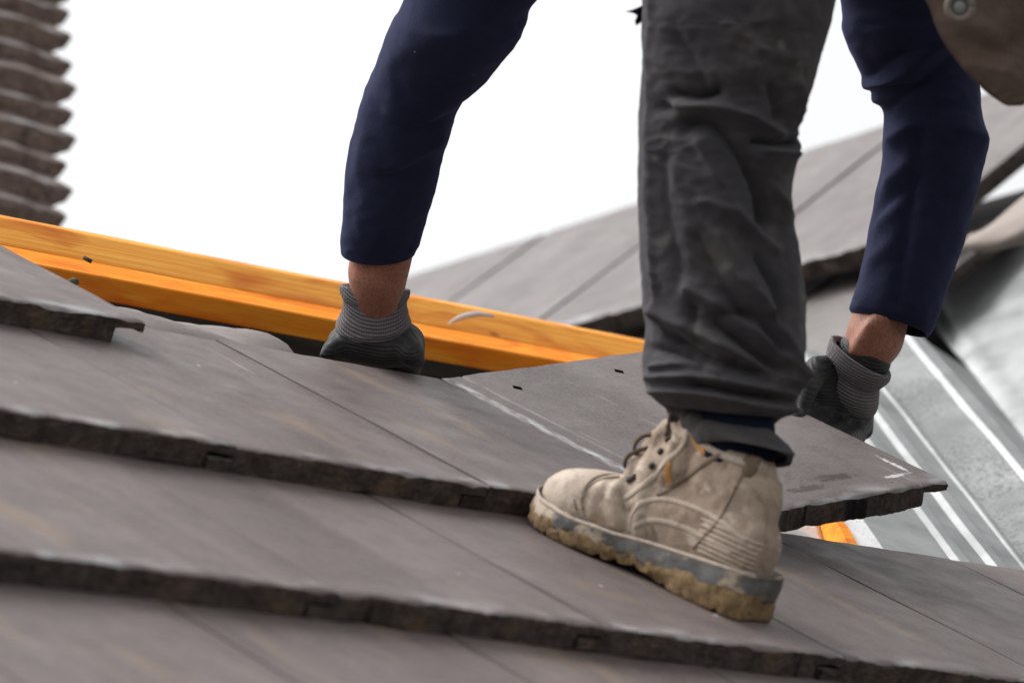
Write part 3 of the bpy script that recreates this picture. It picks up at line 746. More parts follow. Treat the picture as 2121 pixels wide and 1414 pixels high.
B = Acc()
def lim(p, q, r0, r1): B.add(*cone(J[p] if isinstance(p, str) else p, r0, J[q] if isinstance(q, str) else q, r1))
for s in 'LR':
    lim('sh' + s, 'elb' + s, 0.042, 0.028)
    mid = J['elb' + s] * 0.7 + J['wrist' + s] * 0.3
    lim('elb' + s, mid, 0.028, 0.024); lim(mid, 'wrist' + s, 0.024, 0.031)
    lim('wrist' + s, 'hand' + s, 0.031, 0.022)
    lim('hip' + s, 'knee' + s, 0.07, 0.042); lim('knee' + s, 'ank' + s, 0.04, 0.022)
    lim(chest, 'sh' + s, 0.09, 0.05); lim(pel, 'hip' + s, 0.1, 0.085)
    ft = unit(roof(0, 1, -0.05) - roof(0, 0, 0))
    lim('ank' + s, J['ank' + s] + ft * 0.085 - np.array([0, 0, 0.095]), 0.028, 0.022)
lim(pel, chest, 0.115, 0.125); lim(chest, neck, 0.10, 0.055); lim(neck, headc, 0.052, 0.06)
hx, hf, hu = np.array([1, 0, 0.0]), np.array([0, 0.35, -0.94]), np.array([0, 0.94, 0.35])     # the head hangs, looking down
B.add(*ellipsoid(headc + hu * 0.06, (hx * 0.075, hf * 0.095, hu * 0.105)))
B.add(*ellipsoid(headc + hf * 0.045 - hu * 0.02, (hx * 0.055, hf * 0.055, hu * 0.07)))
B.add(*cone(headc + hf * 0.098 + hu * 0.05, 0.008, headc + hf * 0.112 + hu * 0.018, 0.014))
for s in (-1, 1):
    B.add(*ellipsoid(headc + hx * 0.078 * s + hu * 0.035 - hf * 0.005, (hx * 0.012, hf * 0.02, hu * 0.032)))
    B.add(*ellipsoid(headc + hx * 0.03 * s + hu * 0.062 + hf * 0.078, (hx * 0.016, hf * 0.012, hu * 0.008)))
B.add(*ellipsoid(headc + hf * 0.093 - hu * 0.012, (hx * 0.024, hf * 0.01, hu * 0.007)))
# tendons of the right wrist and the left one
for s, off in (('R', (-38, -6)), ('R', (-10, 0))):
    a, b = J['wrist' + s], J['hand' + s]
    sh_ = RW[0] * off[0] * PX(4.5) * 0.8 - RW[2] * 0.0265
    B.add(*cone(a + (a - b) * 0.5 + sh_, 0.006, a + (b - a) * 0.35 + sh_, 0.007))
me = fused(B, 0.0055, 4)
me.materials.clear(); me.materials.append(SKIN)
person = link('person', me)
tag(person, 'worker in navy sleeves, dusty dark trousers and tan boots bending to set a tile', 'person')

# ---- sweater: two sleeves and the trunk
sw = Acc()
sleeveL = [(960, -420, 1285, -330, 4.22), (915, -200, 1205, -130, 4.24), (838, 0, 1108, 0, 4.275), (812, 52, 1091, 45, 4.285), (790, 105, 1058, 92, 4.30), (772, 165, 1018, 140, 4.315), (745, 235, 973, 184, 4.335),
           (727, 290, 943, 237, 4.35), (714, 345, 925, 290, 4.365), (710, 400, 912, 340, 4.375), (709, 440, 899, 400, 4.385), (707, 470, 883, 455, 4.395), (705, 492, 871, 490, 4.402), (705, 505, 866, 505, 4.406), (706, 522, 860, 522, 4.41)]
foldsL = [([(1075, 60), (1010, 150), (985, 240), (950, 330), (905, 430), (872, 500)], 0.0028, 14), ([(1100, 20), (1030, 120), (970, 190)], -0.002, 16), ([(780, 110), (850, 60), (960, 20)], 0.002, 26),
          ([(760, 200), (840, 220), (960, 180)], -0.002, 26), ([(730, 300), (800, 300), (900, 260)], 0.002, 24), ([(715, 400), (790, 330), (860, 290)], -0.0018, 30)]
cloth_tube(sw, sleeveL, n=120, folds=foldsL, rough=0.0048, rs=12, seed=3, fgain=2.3)
sleeveR = [(1600, -430, 1900, -440, 4.58), (1690, -180, 1985, -200, 4.59), (1742, 0, 2000, -20, 4.60), (1745, 60, 2012, 30, 4.605), (1760, 105, 2022, 80, 4.61), (1780, 150, 2028, 120, 4.612), (1786, 181, 2031, 150, 4.613), (1804, 190, 2032, 175, 4.613), (1806, 211, 2034, 200, 4.613), (1825, 226, 2037, 240, 4.613),
           (1830, 270, 2047, 285, 4.613), (1827, 330, 2040, 335, 4.612), (1815, 392, 2024, 405, 4.61), (1800, 470, 2000, 490, 4.607), (1785, 555, 1972, 575, 4.603), (1766, 618, 1948, 645, 4.60), (1760, 638, 1935, 680, 4.598), (1768, 650, 1924, 697, 4.597)]
foldsR = [([(1900, 260), (1890, 350), (1870, 470), (1850, 640)], -0.0022, 12), ([(1800, 200), (1880, 140), (1960, 60)], 0.003, 18), ([(1822, 235), (1900, 170), (1990, 100)], -0.003, 15), ([(1785, 160), (1860, 100)], -0.003, 14),
          ([(1830, 300), (1900, 260)], 0.003, 16), ([(1815, 400), (1870, 350)], 0.0022, 15), ([(1810, 440), (1860, 400)], -0.002, 12), ([(1800, 480), (1850, 440)], 0.002, 13), ([(1785, 560), (1830, 520)], 0.0018, 14), ([(2040, 290), (1990, 270)], 0.003, 20)]
cloth_tube(sw, sleeveR, n=130, folds=foldsR, rough=0.0048, rs=13, seed=8, fgain=2.2)
sw.add(*cone(pel, 0.165, chest, 0.17, 40)); sw.add(*cone(chest, 0.15, neck, 0.075, 32))
for s in 'LR': sw.add(*cone(chest, 0.13, J['sh' + s], 0.078, 28))
o = mesh_obj('sweater', sw.v, sw.f, NAVY, person); o['label'] = 'navy blue long sleeves'

# ---- trousers
tr = Acc()
legL = [(1395, -900, 1830, -900, 4.02), (1365, -420, 1790, -430, 3.97), (1338, -120, 1752, -120, 3.94), (1330, 0, 1730, 0, 3.93), (1327, 60, 1719, 60, 3.93), (1330, 120, 1702, 120, 3.93), (1328, 190, 1682, 190, 3.93), (1324, 240, 1664, 240, 3.93),
        (1322, 275, 1651, 275, 3.93), (1321, 304, 1662, 304, 3.93), (1320, 340, 1649, 340, 3.93), (1320, 400, 1641, 400, 3.93), (1322, 470, 1645, 470, 3.93), (1326, 550, 1659, 550, 3.93), (1334, 620, 1668, 640, 3.93),
        (1336, 685, 1671, 715, 3.93), (1329, 745, 1658, 785, 3.93), (1334, 785, 1650, 825, 3.93), (1350, 818, 1641, 848, 3.93), (1378, 846, 1612, 872, 3.93), (1402, 858, 1604, 885, 3.925), (1410, 872, 1608, 905, 3.92), (1420, 888, 1620, 925, 3.915), (1430, 905, 1634, 942, 3.912), (1440, 925, 1638, 960, 3.91)]
foldsT = [  # ridges and hollows of the crumpled lower leg
    ([(1335, 640), (1400, 670), (1500, 725), (1590, 770), (1645, 800)], 0.008, 17), ([(1400, 705), (1470, 745), (1560, 770)], -0.009, 15), ([(1340, 785), (1430, 780), (1530, 795), (1620, 815)], 0.008, 14),
    ([(1440, 795), (1520, 812), (1600, 822)], -0.011, 12), ([(1350, 815), (1450, 815), (1560, 838), (1640, 848)], 0.010, 14), ([(1420, 600), (1490, 640), (1560, 690), (1630, 770)], 0.007, 15),
    ([(1470, 672), (1540, 720), (1600, 765)], -0.009, 13), ([(1500, 560), (1560, 620), (1610, 700), (1640, 770)], 0.007, 16), ([(1490, 650), (1560, 660), (1600, 720)], -0.007, 14), ([(1420, 868), (1500, 870), (1600, 878)], -0.009, 13),
    ([(1425, 885), (1490, 925), (1560, 950), (1630, 948)], 0.006, 16), ([(1450, 890), (1520, 903), (1605, 903)], -0.008, 16), ([(1480, 485), (1530, 560), (1570, 640)], 0.005, 20), ([(1440, 500), (1480, 580), (1540, 660)], -0.005, 18),
    # folds behind the knee
    ([(1395, 200), (1440, 210), (1480, 200)], -0.009, 9), ([(1370, 225), (1400, 238)], -0.006, 12), ([(1400, 230), (1470, 230), (1540, 250), (1600, 285)], 0.007, 15), ([(1420, 262), (1470, 265), (1520, 320), (1560, 390), (1580, 460)], -0.009, 17),
    ([(1560, 300), (1600, 305), (1640, 300)], -0.010, 11), ([(1580, 318), (1640, 322)], 0.006, 12), ([(1640, 180), (1650, 240), (1635, 285)], 0.006, 12), ([(1590, 190), (1610, 250)], -0.005, 16), ([(1440, 300), (1480, 380), (1530, 470)], 0.005, 18),
    ([(1600, 400), (1640, 450)], 0.005, 12), ([(1345, 120), (1420, 160), (1560, 150)], 0.003, 30), ([(1340, 260), (1345, 420), (1350, 600)], 0.002, 12), ([(1370, 330), (1380, 450), (1400, 560)], -0.003, 20),
    ([(1352, 0), (1346, 130), (1338, 280), (1337, 420), (1350, 560), (1372, 690)], 0.0022, 5), ([(1430, 640), (1440, 700), (1520, 745)], -0.005, 9), ([(1560, 540), (1590, 600), (1600, 660)], -0.005, 9),
    ([(1345, 720), (1400, 735), (1450, 760)], -0.006, 9), ([(1350, 760), (1420, 752), (1480, 768)], 0.005, 7), ([(1500, 60), (1560, 110), (1640, 130)], 0.003, 14), ([(1400, 90), (1440, 150), (1450, 190)], -0.003, 14), ([(1450, 420), (1520, 450), (1600, 520)], 0.004, 12)]
cloth_tube(tr, legL, n=280, seg=170, folds=foldsT, rough=0.0055, rs=19, seed=21, flat=0.9, fgain=1.7)
legR = []
for t in np.linspace(0, 1, 12):
    if t < 0.5: p = J['hipR'] * (1 - 2 * t) + J['kneeR'] * 2 * t; r = 0.095 - 0.04 * t
    else: p = J['kneeR'] * (2 - 2 * t) + J['ankR'] * (2 * t - 1); r = 0.075 - 0.02 * (t - 0.5)
    legR.append((p, r))
tr.add(*tube([p for p, r in legR], [r for p, r in legR], 32))
tr.add(*cone(pel - np.array([0, 0.0, 0.02]), 0.155, (J['hipL'] + J['hipR']) / 2 - np.array([0, 0.06, 0.0]), 0.15, 40))
for s in 'LR': tr.add(*cone(pel, 0.14, J['hip' + s], 0.108, 32))
trousers = mesh_obj('trousers', tr.v, tr.f, DENIM, person); trousers['label'] = 'dusty dark grey work trousers with deep creases'
sk = Acc(); cloth_tube(sk, [(1432, 780, 1600, 800, 3.918), (1436, 850, 1604, 868, 3.915), (1438, 900, 1606, 918, 3.912), (1444, 960, 1606, 985, 3.91)], n=30, seg=48, hem=False, rough=0.0015, rs=40)
mesh_obj('sock', sk.v, sk.f, DENIM_IN, person)['label'] = 'dark navy sock showing in the fold above the boot'
# torn loop at the side of the thigh
tv = [at(1338, 8, 3.93), at(1330, 12, 3.93), at(1312, 20, 3.925), at(1297, 24, 3.92), at(1312, 27, 3.925), at(1320, 32, 3.925), at(1315, 44, 3.92), at(1318, 53, 3.92), at(1326, 48, 3.925), at(1334, 40, 3.93), at(1342, 30, 3.93)]
bk = [p + RW[2] * 0.004 for p in tv]; k = len(tv)
mesh_obj('torn_loop', tv + bk, [tuple(range(k))[::-1], tuple(range(k, 2 * k))] + [(i, (i + 1) % k, (i + 1) % k + k, i + k) for i in range(k)], DENIM_IN, trousers, smooth=False)

# ---- gloves
def glove(chains, cuff, org, zdir, label, gm=GLOVE, voxel=0.0026):
    A = Acc()
    for ch in chains:
        for a, b in zip(ch[:-1], ch[1:]):
            A.add(*cone(at(*a[:3]), a[3] * PX(a[2]), at(*b[:3]), b[3] * PX(b[2])))
    me = fused(A, voxel, 9); me.materials.clear(); me.materials.append(gm)
    # object z along the hand, so the knitting rings follow it
    z = unit(zdir); x = unit(RW[0] - z * (RW[0] @ z)); y = np.cross(z, x)
    g = link('glove', me, person); m = Matrix.Identity(4)
    for i in range(3): m[i][0] = x[i]; m[i][1] = y[i]; m[i][2] = z[i]; m[i][3] = org[i]
    me.transform(m.inverted()); g.matrix_world = m; g['label'] = label
    c = Acc(); cloth_tube(c, cuff, n=40, seg=64, flat=0.8, rough=0.0012, rs=30, seed=5, hem=False)
    # rolled rim
    V = c.v; f = c.f[:-1]; seg = 64
    first = np.array(V[:seg]); cc = first.mean(0); nxt = np.array(V[4 * seg:5 * seg])
    V = [tuple(p) for p in (cc + (nxt - cc) * 0.80)] + [tuple(p) for p in (cc + (first - cc) * 0.88)] + [tuple(p) for p in (cc + (first - cc) * 0.95 + (first - nxt) * 0.12)] + list(V)
    o = mesh_obj('cuff', V, grid_faces(seg, len(V) // seg, True), KNIT, g)
    o.data.transform(m.inverted())
    return g
# left hand: back of the hand towards the camera, fingers hooked over the head of the tile
dL = 4.47
gl = [[(778, 655, 4.462, 56), (778, 690, 4.47, 70)],
      [(778, 690, 4.47, 70), (835, 712, 4.475, 47)], [(778, 690, 4.47, 66), (716, 712, 4.475, 40)], [(735, 705, 4.465, 46), (800, 715, 4.462, 48), (832, 722, 4.468, 40)],
      [(832, 712, 4.48, 46), (845, 728, 4.53, 36), (846, 765, 4.56, 27), (838, 795, 4.545, 23)],
      [(795, 715, 4.48, 42), (800, 728, 4.54, 33), (800, 768, 4.57, 26), (795, 800, 4.55, 23)],
      [(752, 715, 4.48, 40), (752, 726, 4.535, 32), (750, 762, 4.565, 26), (748, 792, 4.55, 22)],
      [(712, 712, 4.48, 36), (708, 722, 4.53, 29), (706, 755, 4.55, 24), (706, 780, 4.54, 20)],
      [(716, 712, 4.465, 34), (688, 724, 4.45, 22), (672, 734, 4.445, 12)],
      [(836, 712, 4.462, 40), (850, 728, 4.448, 30), (862, 745, 4.462, 20)]]
cuffL = [(703, 590, 850, 601, 4.445), (704, 603, 849, 612, 4.446), (710, 618, 843, 624, 4.449), (708, 640, 845, 642, 4.453), (700, 660, 848, 656, 4.457), (694, 678, 852, 668, 4.461), (700, 692, 846, 684, 4.464)]
glove(gl, cuffL, at(778, 690, 4.47), at(783, 560, 4.40) - at(778, 690, 4.47), 'grey knitted glove with black coating gripping the head of the tile')
# right hand on the raised edge of the tile
dR = 4.63
gr_ = [[(1785, 745, 4.605, 62), (1752, 795, 4.62, 66)], [(1752, 795, 4.62, 64), (1738, 830, 4.62, 56)],
       [(1752, 800, 4.62, 62), (1712, 800, 4.615, 52), (1690, 812, 4.61, 44)], [(1770, 815, 4.63, 46), (1782, 858, 4.635, 30), (1788, 890, 4.63, 22)],
       [(1768, 835, 4.62, 46), (1776, 870, 4.625, 32), (1770, 905, 4.60, 24), (1748, 915, 4.55, 20)],
       [(1735, 828, 4.61, 46), (1742, 855, 4.62, 34), (1735, 892, 4.59, 25), (1712, 903, 4.54, 21)],
       [(1700, 815, 4.60, 44), (1704, 838, 4.61, 34), (1698, 876, 4.58, 25), (1676, 888, 4.53, 21)],
       [(1690, 806, 4.59, 40), (1678, 824, 4.60, 29), (1670, 856, 4.57, 22), (1650, 868, 4.53, 19)],
       [(1715, 775, 4.60, 42), (1694, 765, 4.58, 30), (1676, 800, 4.56, 24), (1664, 836, 4.55, 18)]]
cuffR = [(1722, 697, 1846, 778, 4.592), (1717, 706, 1843, 789, 4.594), (1714, 716, 1831, 799, 4.598), (1712, 728, 1822, 806, 4.602), (1706, 742, 1820, 826, 4.607), (1700, 758, 1818, 845, 4.612), (1700, 772, 1814, 856, 4.617)]
glove(gr_, cuffR, at(1752, 795, 4.62), at(1815, 690, 4.58) - at(1752, 795, 4.62), 'grey knitted glove with black coating lifting the right edge of the tile', GLOVE_R)

# ---- boots
def boot_frame(u, v, yaw):
    fw_r = np.array([-math.sin(yaw), math.cos(yaw) * math.cos(TILT), -math.cos(yaw) * math.sin(TILT)])
    up_r = np.array([0, math.sin(TILT), math.cos(TILT)]); up_r -= fw_r * (up_r @ fw_r); up_r /= np.linalg.norm(up_r)
    v0 = -G if v > -G else (-2 * G if v > -2 * G else -3 * G)
    nn = -T * (v - v0) / G + 0.0005
    f, u_ = MR @ fw_r, MR @ up_r; l = np.cross(u_, f)
    m = Matrix.Identity(4); o = roof(u, v, nn)
    for i in range(3): m[i][0] = f[i]; m[i][1] = l[i]; m[i][2] = u_[i]; m[i][3] = o[i]
    return m @ Matrix.Translation((0.0135, 0, 0)) @ Matrix.Diagonal((0.885, 0.90, 0.96, 1))
OUT = [(0.0, 0.022), (0.012, 0.033), (0.04, 0.0375), (0.09, 0.036), (0.13, 0.037), (0.17, 0.045), (0.205, 0.0505), (0.235, 0.048), (0.26, 0.039), (0.277, 0.024), (0.2835, 0.008)]
OUTC = cr([(x, y) for x, y in OUT], 46)
def outline(k, grow=0.0):                       # k in 0..1 round the sole, centred on y = 0 with an inward set
    P = OUTC
    pts = [(x, y + grow) for x, y in P] + [(x, -(y + grow) * (0.94 if x > 0.13 else 1.0)) for x, y in P[::-1]]
    n = len(pts); t = k * n; i = int(t) % n; q = t - int(t)
    a, b = pts[i], pts[(i + 1) % n]
    return a[0] + (b[0] - a[0]) * q, a[1] + (b[1] - a[1]) * q
def lerp(x, xs, ys): return float(np.interp(x, xs, ys))
SOLE_TOP = lambda x: lerp(x, [0, 0.03, 0.08, 0.12, 0.16, 0.21, 0.26, 0.285], [0.043, 0.042, 0.037, 0.033, 0.028, 0.0255, 0.028, 0.034])
MID_BOT = lambda x: lerp(x, [0, 0.03, 0.08, 0.105, 0.125, 0.16, 0.21, 0.26, 0.285], [0.020, 0.020, 0.018, 0.014, 0.0135, 0.012, 0.011, 0.013, 0.02])
OUT_BOT = lambda x: lerp(x, [0, 0.02, 0.085, 0.105, 0.13, 0.16, 0.22, 0.25, 0.27, 0.285], [0.0, 0.0, 0.0, 0.006, 0.0065, 0.003, 0.0, 0.001, 0.005, 0.011])
def band(zb, zt, growb, growt, rowsn, seed, rough, bulge=0.0, nseg=150, mud=0.0):
    V = []
    for r in range(rowsn):
        t = r / (rowsn - 1)
        for i in range(nseg):
            k = i / nseg; g = growb + (growt - growb) * t + bulge * math.sin(t * math.pi)
            x, y = outline(k, g)
            z = zb(x) + (zt(x) - zb(x)) * t + mud * (1 - t) * (noise.noise(Vector((x * 26 + seed, y * 26, 1))) + 0.5 * noise.noise(Vector((x * 70, y * 70, seed))))
            h = rough * (noise.noise(Vector((x * 60 + seed, y * 60, z * 90))) + 0.6 * noise.noise(Vector((x * 150, y * 150 + seed, z * 150))))
            a = math.atan2(y, x - 0.14)
            V.append((x + math.cos(a) * h, y + math.sin(a) * h, z + (0.6 * h if 0 < r < rowsn - 1 else 0.35 * h)))
    f = [q[::-1] for q in grid_faces(nseg, rowsn, True)]
    f += [tuple(range(nseg)), tuple((rowsn - 1) * nseg + i for i in range(nseg))[::-1]]
    return V, f
def make_boot(m, label, detail=True):
    # upper: foot and shaft fused into one skin (x heel to toe, y outward to the left, z up)
    A = Acc()
    def sec(pts):                               # lofted foot: x, half width, z bottom, z top
        P = cr(pts, 60); V = []; seg = 40
        for (x, w, z0, z1) in P:
            for i in range(seg):
                th = 2 * math.pi * i / seg; c, s_ = math.cos(th), math.sin(th)
                yy = w * math.copysign(abs(c) ** 0.8, c); zz = (z0 + z1) / 2 + (z1 - z0) / 2 * math.copysign(abs(s_) ** 0.75, s_)
                V.append((x, yy, zz))
        f = grid_faces(seg, 60, True); f += [tuple(range(seg))[::-1], tuple(59 * seg + i for i in range(seg))]
        A.add(V, f)
    sec([(0.008, 0.016, 0.03, 0.070), (0.016, 0.028, 0.022, 0.088), (0.04, 0.0345, 0.018, 0.10), (0.08, 0.035, 0.015, 0.105), (0.12, 0.036, 0.013, 0.103), (0.155, 0.039, 0.012, 0.094), (0.185, 0.0435, 0.012, 0.081), (0.21, 0.0455, 0.012, 0.071),
         (0.235, 0.044, 0.013, 0.066), (0.255, 0.037, 0.015, 0.060), (0.27, 0.026, 0.018, 0.050), (0.277, 0.014, 0.024, 0.044)])
    V = []; seg = 40                            # shaft leans forward with the shin
    sh = cr([(0.018, 0.098, 0.030, 0.05), (0.015, 0.118, 0.032, 0.075), (0.015, 0.132, 0.033, 0.10), (0.018, 0.139, 0.033, 0.12), (0.026, 0.145, 0.031, 0.136), (0.040, 0.150, 0.028, 0.148)], 24)
    for (xb, xf, w, z) in sh:
        for i in range(seg):
            th = 2 * math.pi * i / seg
            V.append(((xb + xf) / 2 - (xf - xb) / 2 * math.cos(th), w * math.sin(th), z + 0.012 * math.cos(th) * (-1) * ((z - 0.05) / 0.11)))
    f = grid_faces(seg, 24, True); f += [tuple(range(seg))[::-1], tuple(23 * seg + i for i in range(seg))]
    A.add(V, f)
    A.add(*cone((0.135, 0, 0.10), 0.034, (0.16, 0, 0.078), 0.036)); A.add(*cone((0.125, 0, 0.13), 0.028, (0.15, 0, 0.095), 0.03))
    A.add(*cone((0.142, 0, 0.145), 0.018, (0.172, 0, 0.112), 0.017))                 # padded tongue
    me = fused(A, 0.0028, 7); me.materials.clear(); me.materials.append(BOOTM)
    co_ = np.zeros(len(me.vertices) * 3); me.vertices.foreach_get('co', co_); co_ = co_.reshape(-1, 3)
    no_ = np.zeros(len(me.vertices) * 3); me.vertex_normals.foreach_get('vector', no_); no_ = no_.reshape(-1, 3)
    for vi in range(len(co_)):                  # creases where the foot flexes, puckered padding above
        x, y, z = co_[vi]
        h = 0
        if 0.13 < x < 0.215 and z > 0.03: h += 0.0026 * math.sin((x - 0.3 * z) * 250 + 2.2 * noise.noise(Vector((x * 30, y * 30, z * 30)))) * max(0, 1 - abs(x - 0.168) / 0.047)
        h += -0.004 * math.exp(-(((x - 0.115 - 0.1 * (z - 0.09)) / 0.03) ** 2 + ((z - 0.083) / 0.009) ** 2))
        h += 0.0016 * noise.noise(Vector((x * 45, y * 45, z * 45))) + 0.0008 * noise.noise(Vector((x * 120, y * 120, z * 120)))
        if z > 0.125: h += 0.0012 * math.sin(z * 330)
        co_[vi] += no_[vi] * h
    me.vertices.foreach_set('co', co_.ravel()); me.update()
    bt = link('boot', me, person); bt.matrix_world = m; bt['label'] = label
    bm = bmesh.new(); bm.from_mesh(me); bvh = BVHTree.FromBMesh(bm); bm.free()
    def cast(x, z, sgn=1):
        hit = bvh.ray_cast(Vector((x, 0.2 * sgn, z)), Vector((0, -sgn, 0)))
        if hit[0] is None: hit = bvh.find_nearest(Vector((x, 0.03 * sgn, z)))
        return np.array(hit[0]), np.array(hit[1])
    def ribbon(name, pts, wid, hgt, mat, n=26, sgn=1):
        P = cr(pts, n); C_, Nn = [], []
        for x, z in P:
            c, nn_ = cast(x, z, sgn); C_.append(c); Nn.append(nn_)
        V = []
        for i in range(n):
            t = unit(C_[min(i + 1, n - 1)] - C_[max(i - 1, 0)]); nn_ = unit(Nn[i]); b = unit(np.cross(t, nn_))
            w = wid * (0.45 if i in (0, n - 1) else 1)
            for a, h in ((-1, -0.002), (-1, hgt * 0.5), (-0.6, hgt), (0.6, hgt), (1, hgt * 0.5), (1, -0.002)):
                V.append(C_[i] + b * a * w / 2 + nn_ * h)
        f = grid_faces(6, n, True) + [tuple(range(6))[::-1], tuple((n - 1) * 6 + k for k in range(6))]
        return mesh_obj(name, V, f, mat, bt)
    mid = mesh_obj('midsole', *band(MID_BOT, SOLE_TOP, 0.0045, 0.0045, 8, 3, 0.0013, 0.0012, mud=0.007), midsole_mat() if detail else bpy.data.materials['muddy_midsole'], bt)
    lug = lambda x: OUT_BOT(x) + (0.0035 if (x / 0.021) % 1.0 < 0.28 and x > 0.006 else 0.0)
    V, f = band(lug, lambda x: MID_BOT(x) + 0.005, 0.0055, 0.0045, 10, 9, 0.0032, 0.001, nseg=260)
    mesh_obj('outsole', V, f, outsole_mat() if detail else bpy.data.materials['mud_caked_outsole'], bt)
    if not detail: return bt
    # welt
    V = []; nseg = 120
    for i in range(nseg):
        x, y = outline(i / nseg, 0.004); z = SOLE_TOP(x)
        for k in range(6):
            a = 2 * math.pi * k / 6; s_ = 1 if y >= 0 else -1
            V.append((x, y + s_ * 0.0018 * math.cos(a), z + 0.0022 * math.sin(a)))
    f = [(i * 6 + k, i * 6 + (k + 1) % 6, ((i + 1) % nseg) * 6 + (k + 1) % 6, ((i + 1) % nseg) * 6 + k) for i in range(nseg) for k in range(6)]
    mesh_obj('welt', V, f, BOOT_L, bt)
    # toe bumper: thick shell over the tip
    A = Acc(); seg = 40; V = []
    P = cr([(0.212, 0.0462, 0.018, 0.0705), (0.222, 0.0462, 0.016, 0.0695), (0.24, 0.0435, 0.016, 0.0655), (0.258, 0.036, 0.017, 0.0595), (0.272, 0.0255, 0.019, 0.050), (0.2805, 0.012, 0.025, 0.040)], 26)
    for (x, w, z0, z1) in P:
        for i in range(seg):
            th = 2 * math.pi * i / seg; c, s_ = math.cos(th), math.sin(th)
            back = -0.022 * max(0, 1 - (x - 0.212) / 0.02) * max(0, -s_ + 0.1) if x < 0.232 else 0
            V.append((x + back, (w + 0.0012) * math.copysign(abs(c) ** 0.8, c), (z0 + z1) / 2 + ((z1 - z0) / 2 + 0.0012) * math.copysign(abs(s_) ** 0.75, s_) + 0.0004 * noise.noise(Vector((x * 90, th, 0)))))
    f = grid_faces(seg, 26, True) + [tuple(range(seg))[::-1], tuple(25 * seg + i for i in range(seg))]
    mesh_obj('toe_cap', V, f, BOOT_L, bt)
    ribbon('seam', [(0.205, 0.036), (0.213, 0.05), (0.205, 0.066), (0.192, 0.074)], 0.0035, 0.0014, BOOT_D)
    ribbon('seam', [(0.212, 0.034), (0.222, 0.05), (0.216, 0.067)], 0.0035, 0.0014, BOOT_D)
    ribbon('side_panel', [(0.150, 0.033), (0.153, 0.048), (0.145, 0.064), (0.125, 0.075), (0.09, 0.079), (0.05, 0.077), (0.02, 0.068)], 0.005, 0.0011, BOOT_L)
    ribbon('side_panel', [(0.145, 0.040), (0.13, 0.052), (0.10, 0.058), (0.06, 0.058), (0.03, 0.055)], 0.005, 0.0009, BOOT_L)
    for z in (0.046, 0.0505, 0.055, 0.0595, 0.064, 0.069, 0.074):
        ribbon('heel_rib', [(0.068 + (z - 0.047) * 0.3, z - 0.001), (0.045, z - 0.001), (0.022, z - 0.002), (0.009, z - 0.003)], 0.0026, 0.0010, BOOT_L, 14)
    ribbon('seam', [(0.075, 0.044), (0.066, 0.058), (0.058, 0.075), (0.054, 0.10), (0.05, 0.13)], 0.004, 0.0012, BOOT_D)
    ribbon('quarter_edge', [(0.168, 0.060), (0.150, 0.082), (0.138, 0.105), (0.128, 0.13), (0.132, 0.15)], 0.006, 0.0012, BOOT_L)
    ribbon('quarter_edge', [(0.135, 0.075), (0.118, 0.095), (0.10, 0.115), (0.08, 0.135)], 0.006, 0.0018, BOOT_D)
    ribbon('tab', [(0.124, 0.083), (0.131, 0.098), (0.133, 0.108)], 0.007, 0.0012, ORANGE, 10)
    ribbon('tab', [(0.098, 0.128), (0.112, 0.134), (0.12, 0.140)], 0.008, 0.0012, ORANGE, 10)
    ribbon('collar', [(0.145, 0.150), (0.115, 0.139), (0.08, 0.134), (0.05, 0.136)], 0.007, 0.0016, BOOT_L)
    ribbon('pull_tab', [(0.05, 0.125), (0.046, 0.14), (0.048, 0.155)], 0.013, 0.003, LACE, 10)
    # laces: crossings over the instep, a bow at the top
    lc = Acc()
    pairs = [(0.183, 0.080), (0.172, 0.090), (0.163, 0.103), (0.160, 0.118), (0.163, 0.134), (0.165, 0.148)]
    for i, (x, z) in enumerate(pairs):
        w = 0.017
        lc.add(*tube([(x - 0.008, w + 0.004, z - 0.006), (x, w * 0.6, z + 0.005), (x + 0.003, 0, z + 0.009), (x, -w * 0.6, z + 0.005), (x - 0.008, -w - 0.004, z - 0.006)], 0.0023, 8))
        if i + 1 < len(pairs):
            x2, z2 = pairs[i + 1]
            for s_ in (1, -1):
                lc.add(*tube(cr([(x - 0.004, s_ * w, z), ((x + x2) / 2 + 0.004, 0, (z + z2) / 2 + 0.009), (x2 - 0.004, -s_ * w, z2)], 9), 0.0022, 8))
    bx, bz = 0.160, 0.112
    for pts in ([(bx, 0, bz), (bx + 0.010, 0.012, bz + 0.010), (bx + 0.022, 0.020, bz + 0.006), (bx + 0.026, 0.022, bz - 0.006), (bx + 0.018, 0.016, bz - 0.014), (bx + 0.006, 0.008, bz - 0.006), (bx, 0, bz)],
                [(bx, 0, bz), (bx + 0.012, 0.016, bz - 0.002), (bx + 0.026, 0.026, bz - 0.014), (bx + 0.028, 0.024, bz - 0.026), (bx + 0.018, 0.018, bz - 0.022), (bx + 0.006, 0.010, bz - 0.010), (bx, 0, bz)],
                [(bx, 0, bz), (bx + 0.014, -0.02, bz + 0.006), (bx + 0.024, -0.034, bz - 0.008), (bx + 0.014, -0.024, bz - 0.014), (bx, 0, bz)],
                [(bx, 0.004, bz), (bx + 0.008, 0.014, bz - 0.012), (bx + 0.014, 0.022, bz - 0.03), (bx + 0.016, 0.026, bz - 0.042)],
                [(bx, 0, bz), (bx + 0.014, 0.006, bz - 0.012), (bx + 0.022, 0.012, bz - 0.034), (bx + 0.022, 0.016, bz - 0.046)]):
        lc.add(*tube(cr(pts, 26), 0.0022, 8))
    mesh_obj('lace', lc.v, lc.f, LACE, bt)
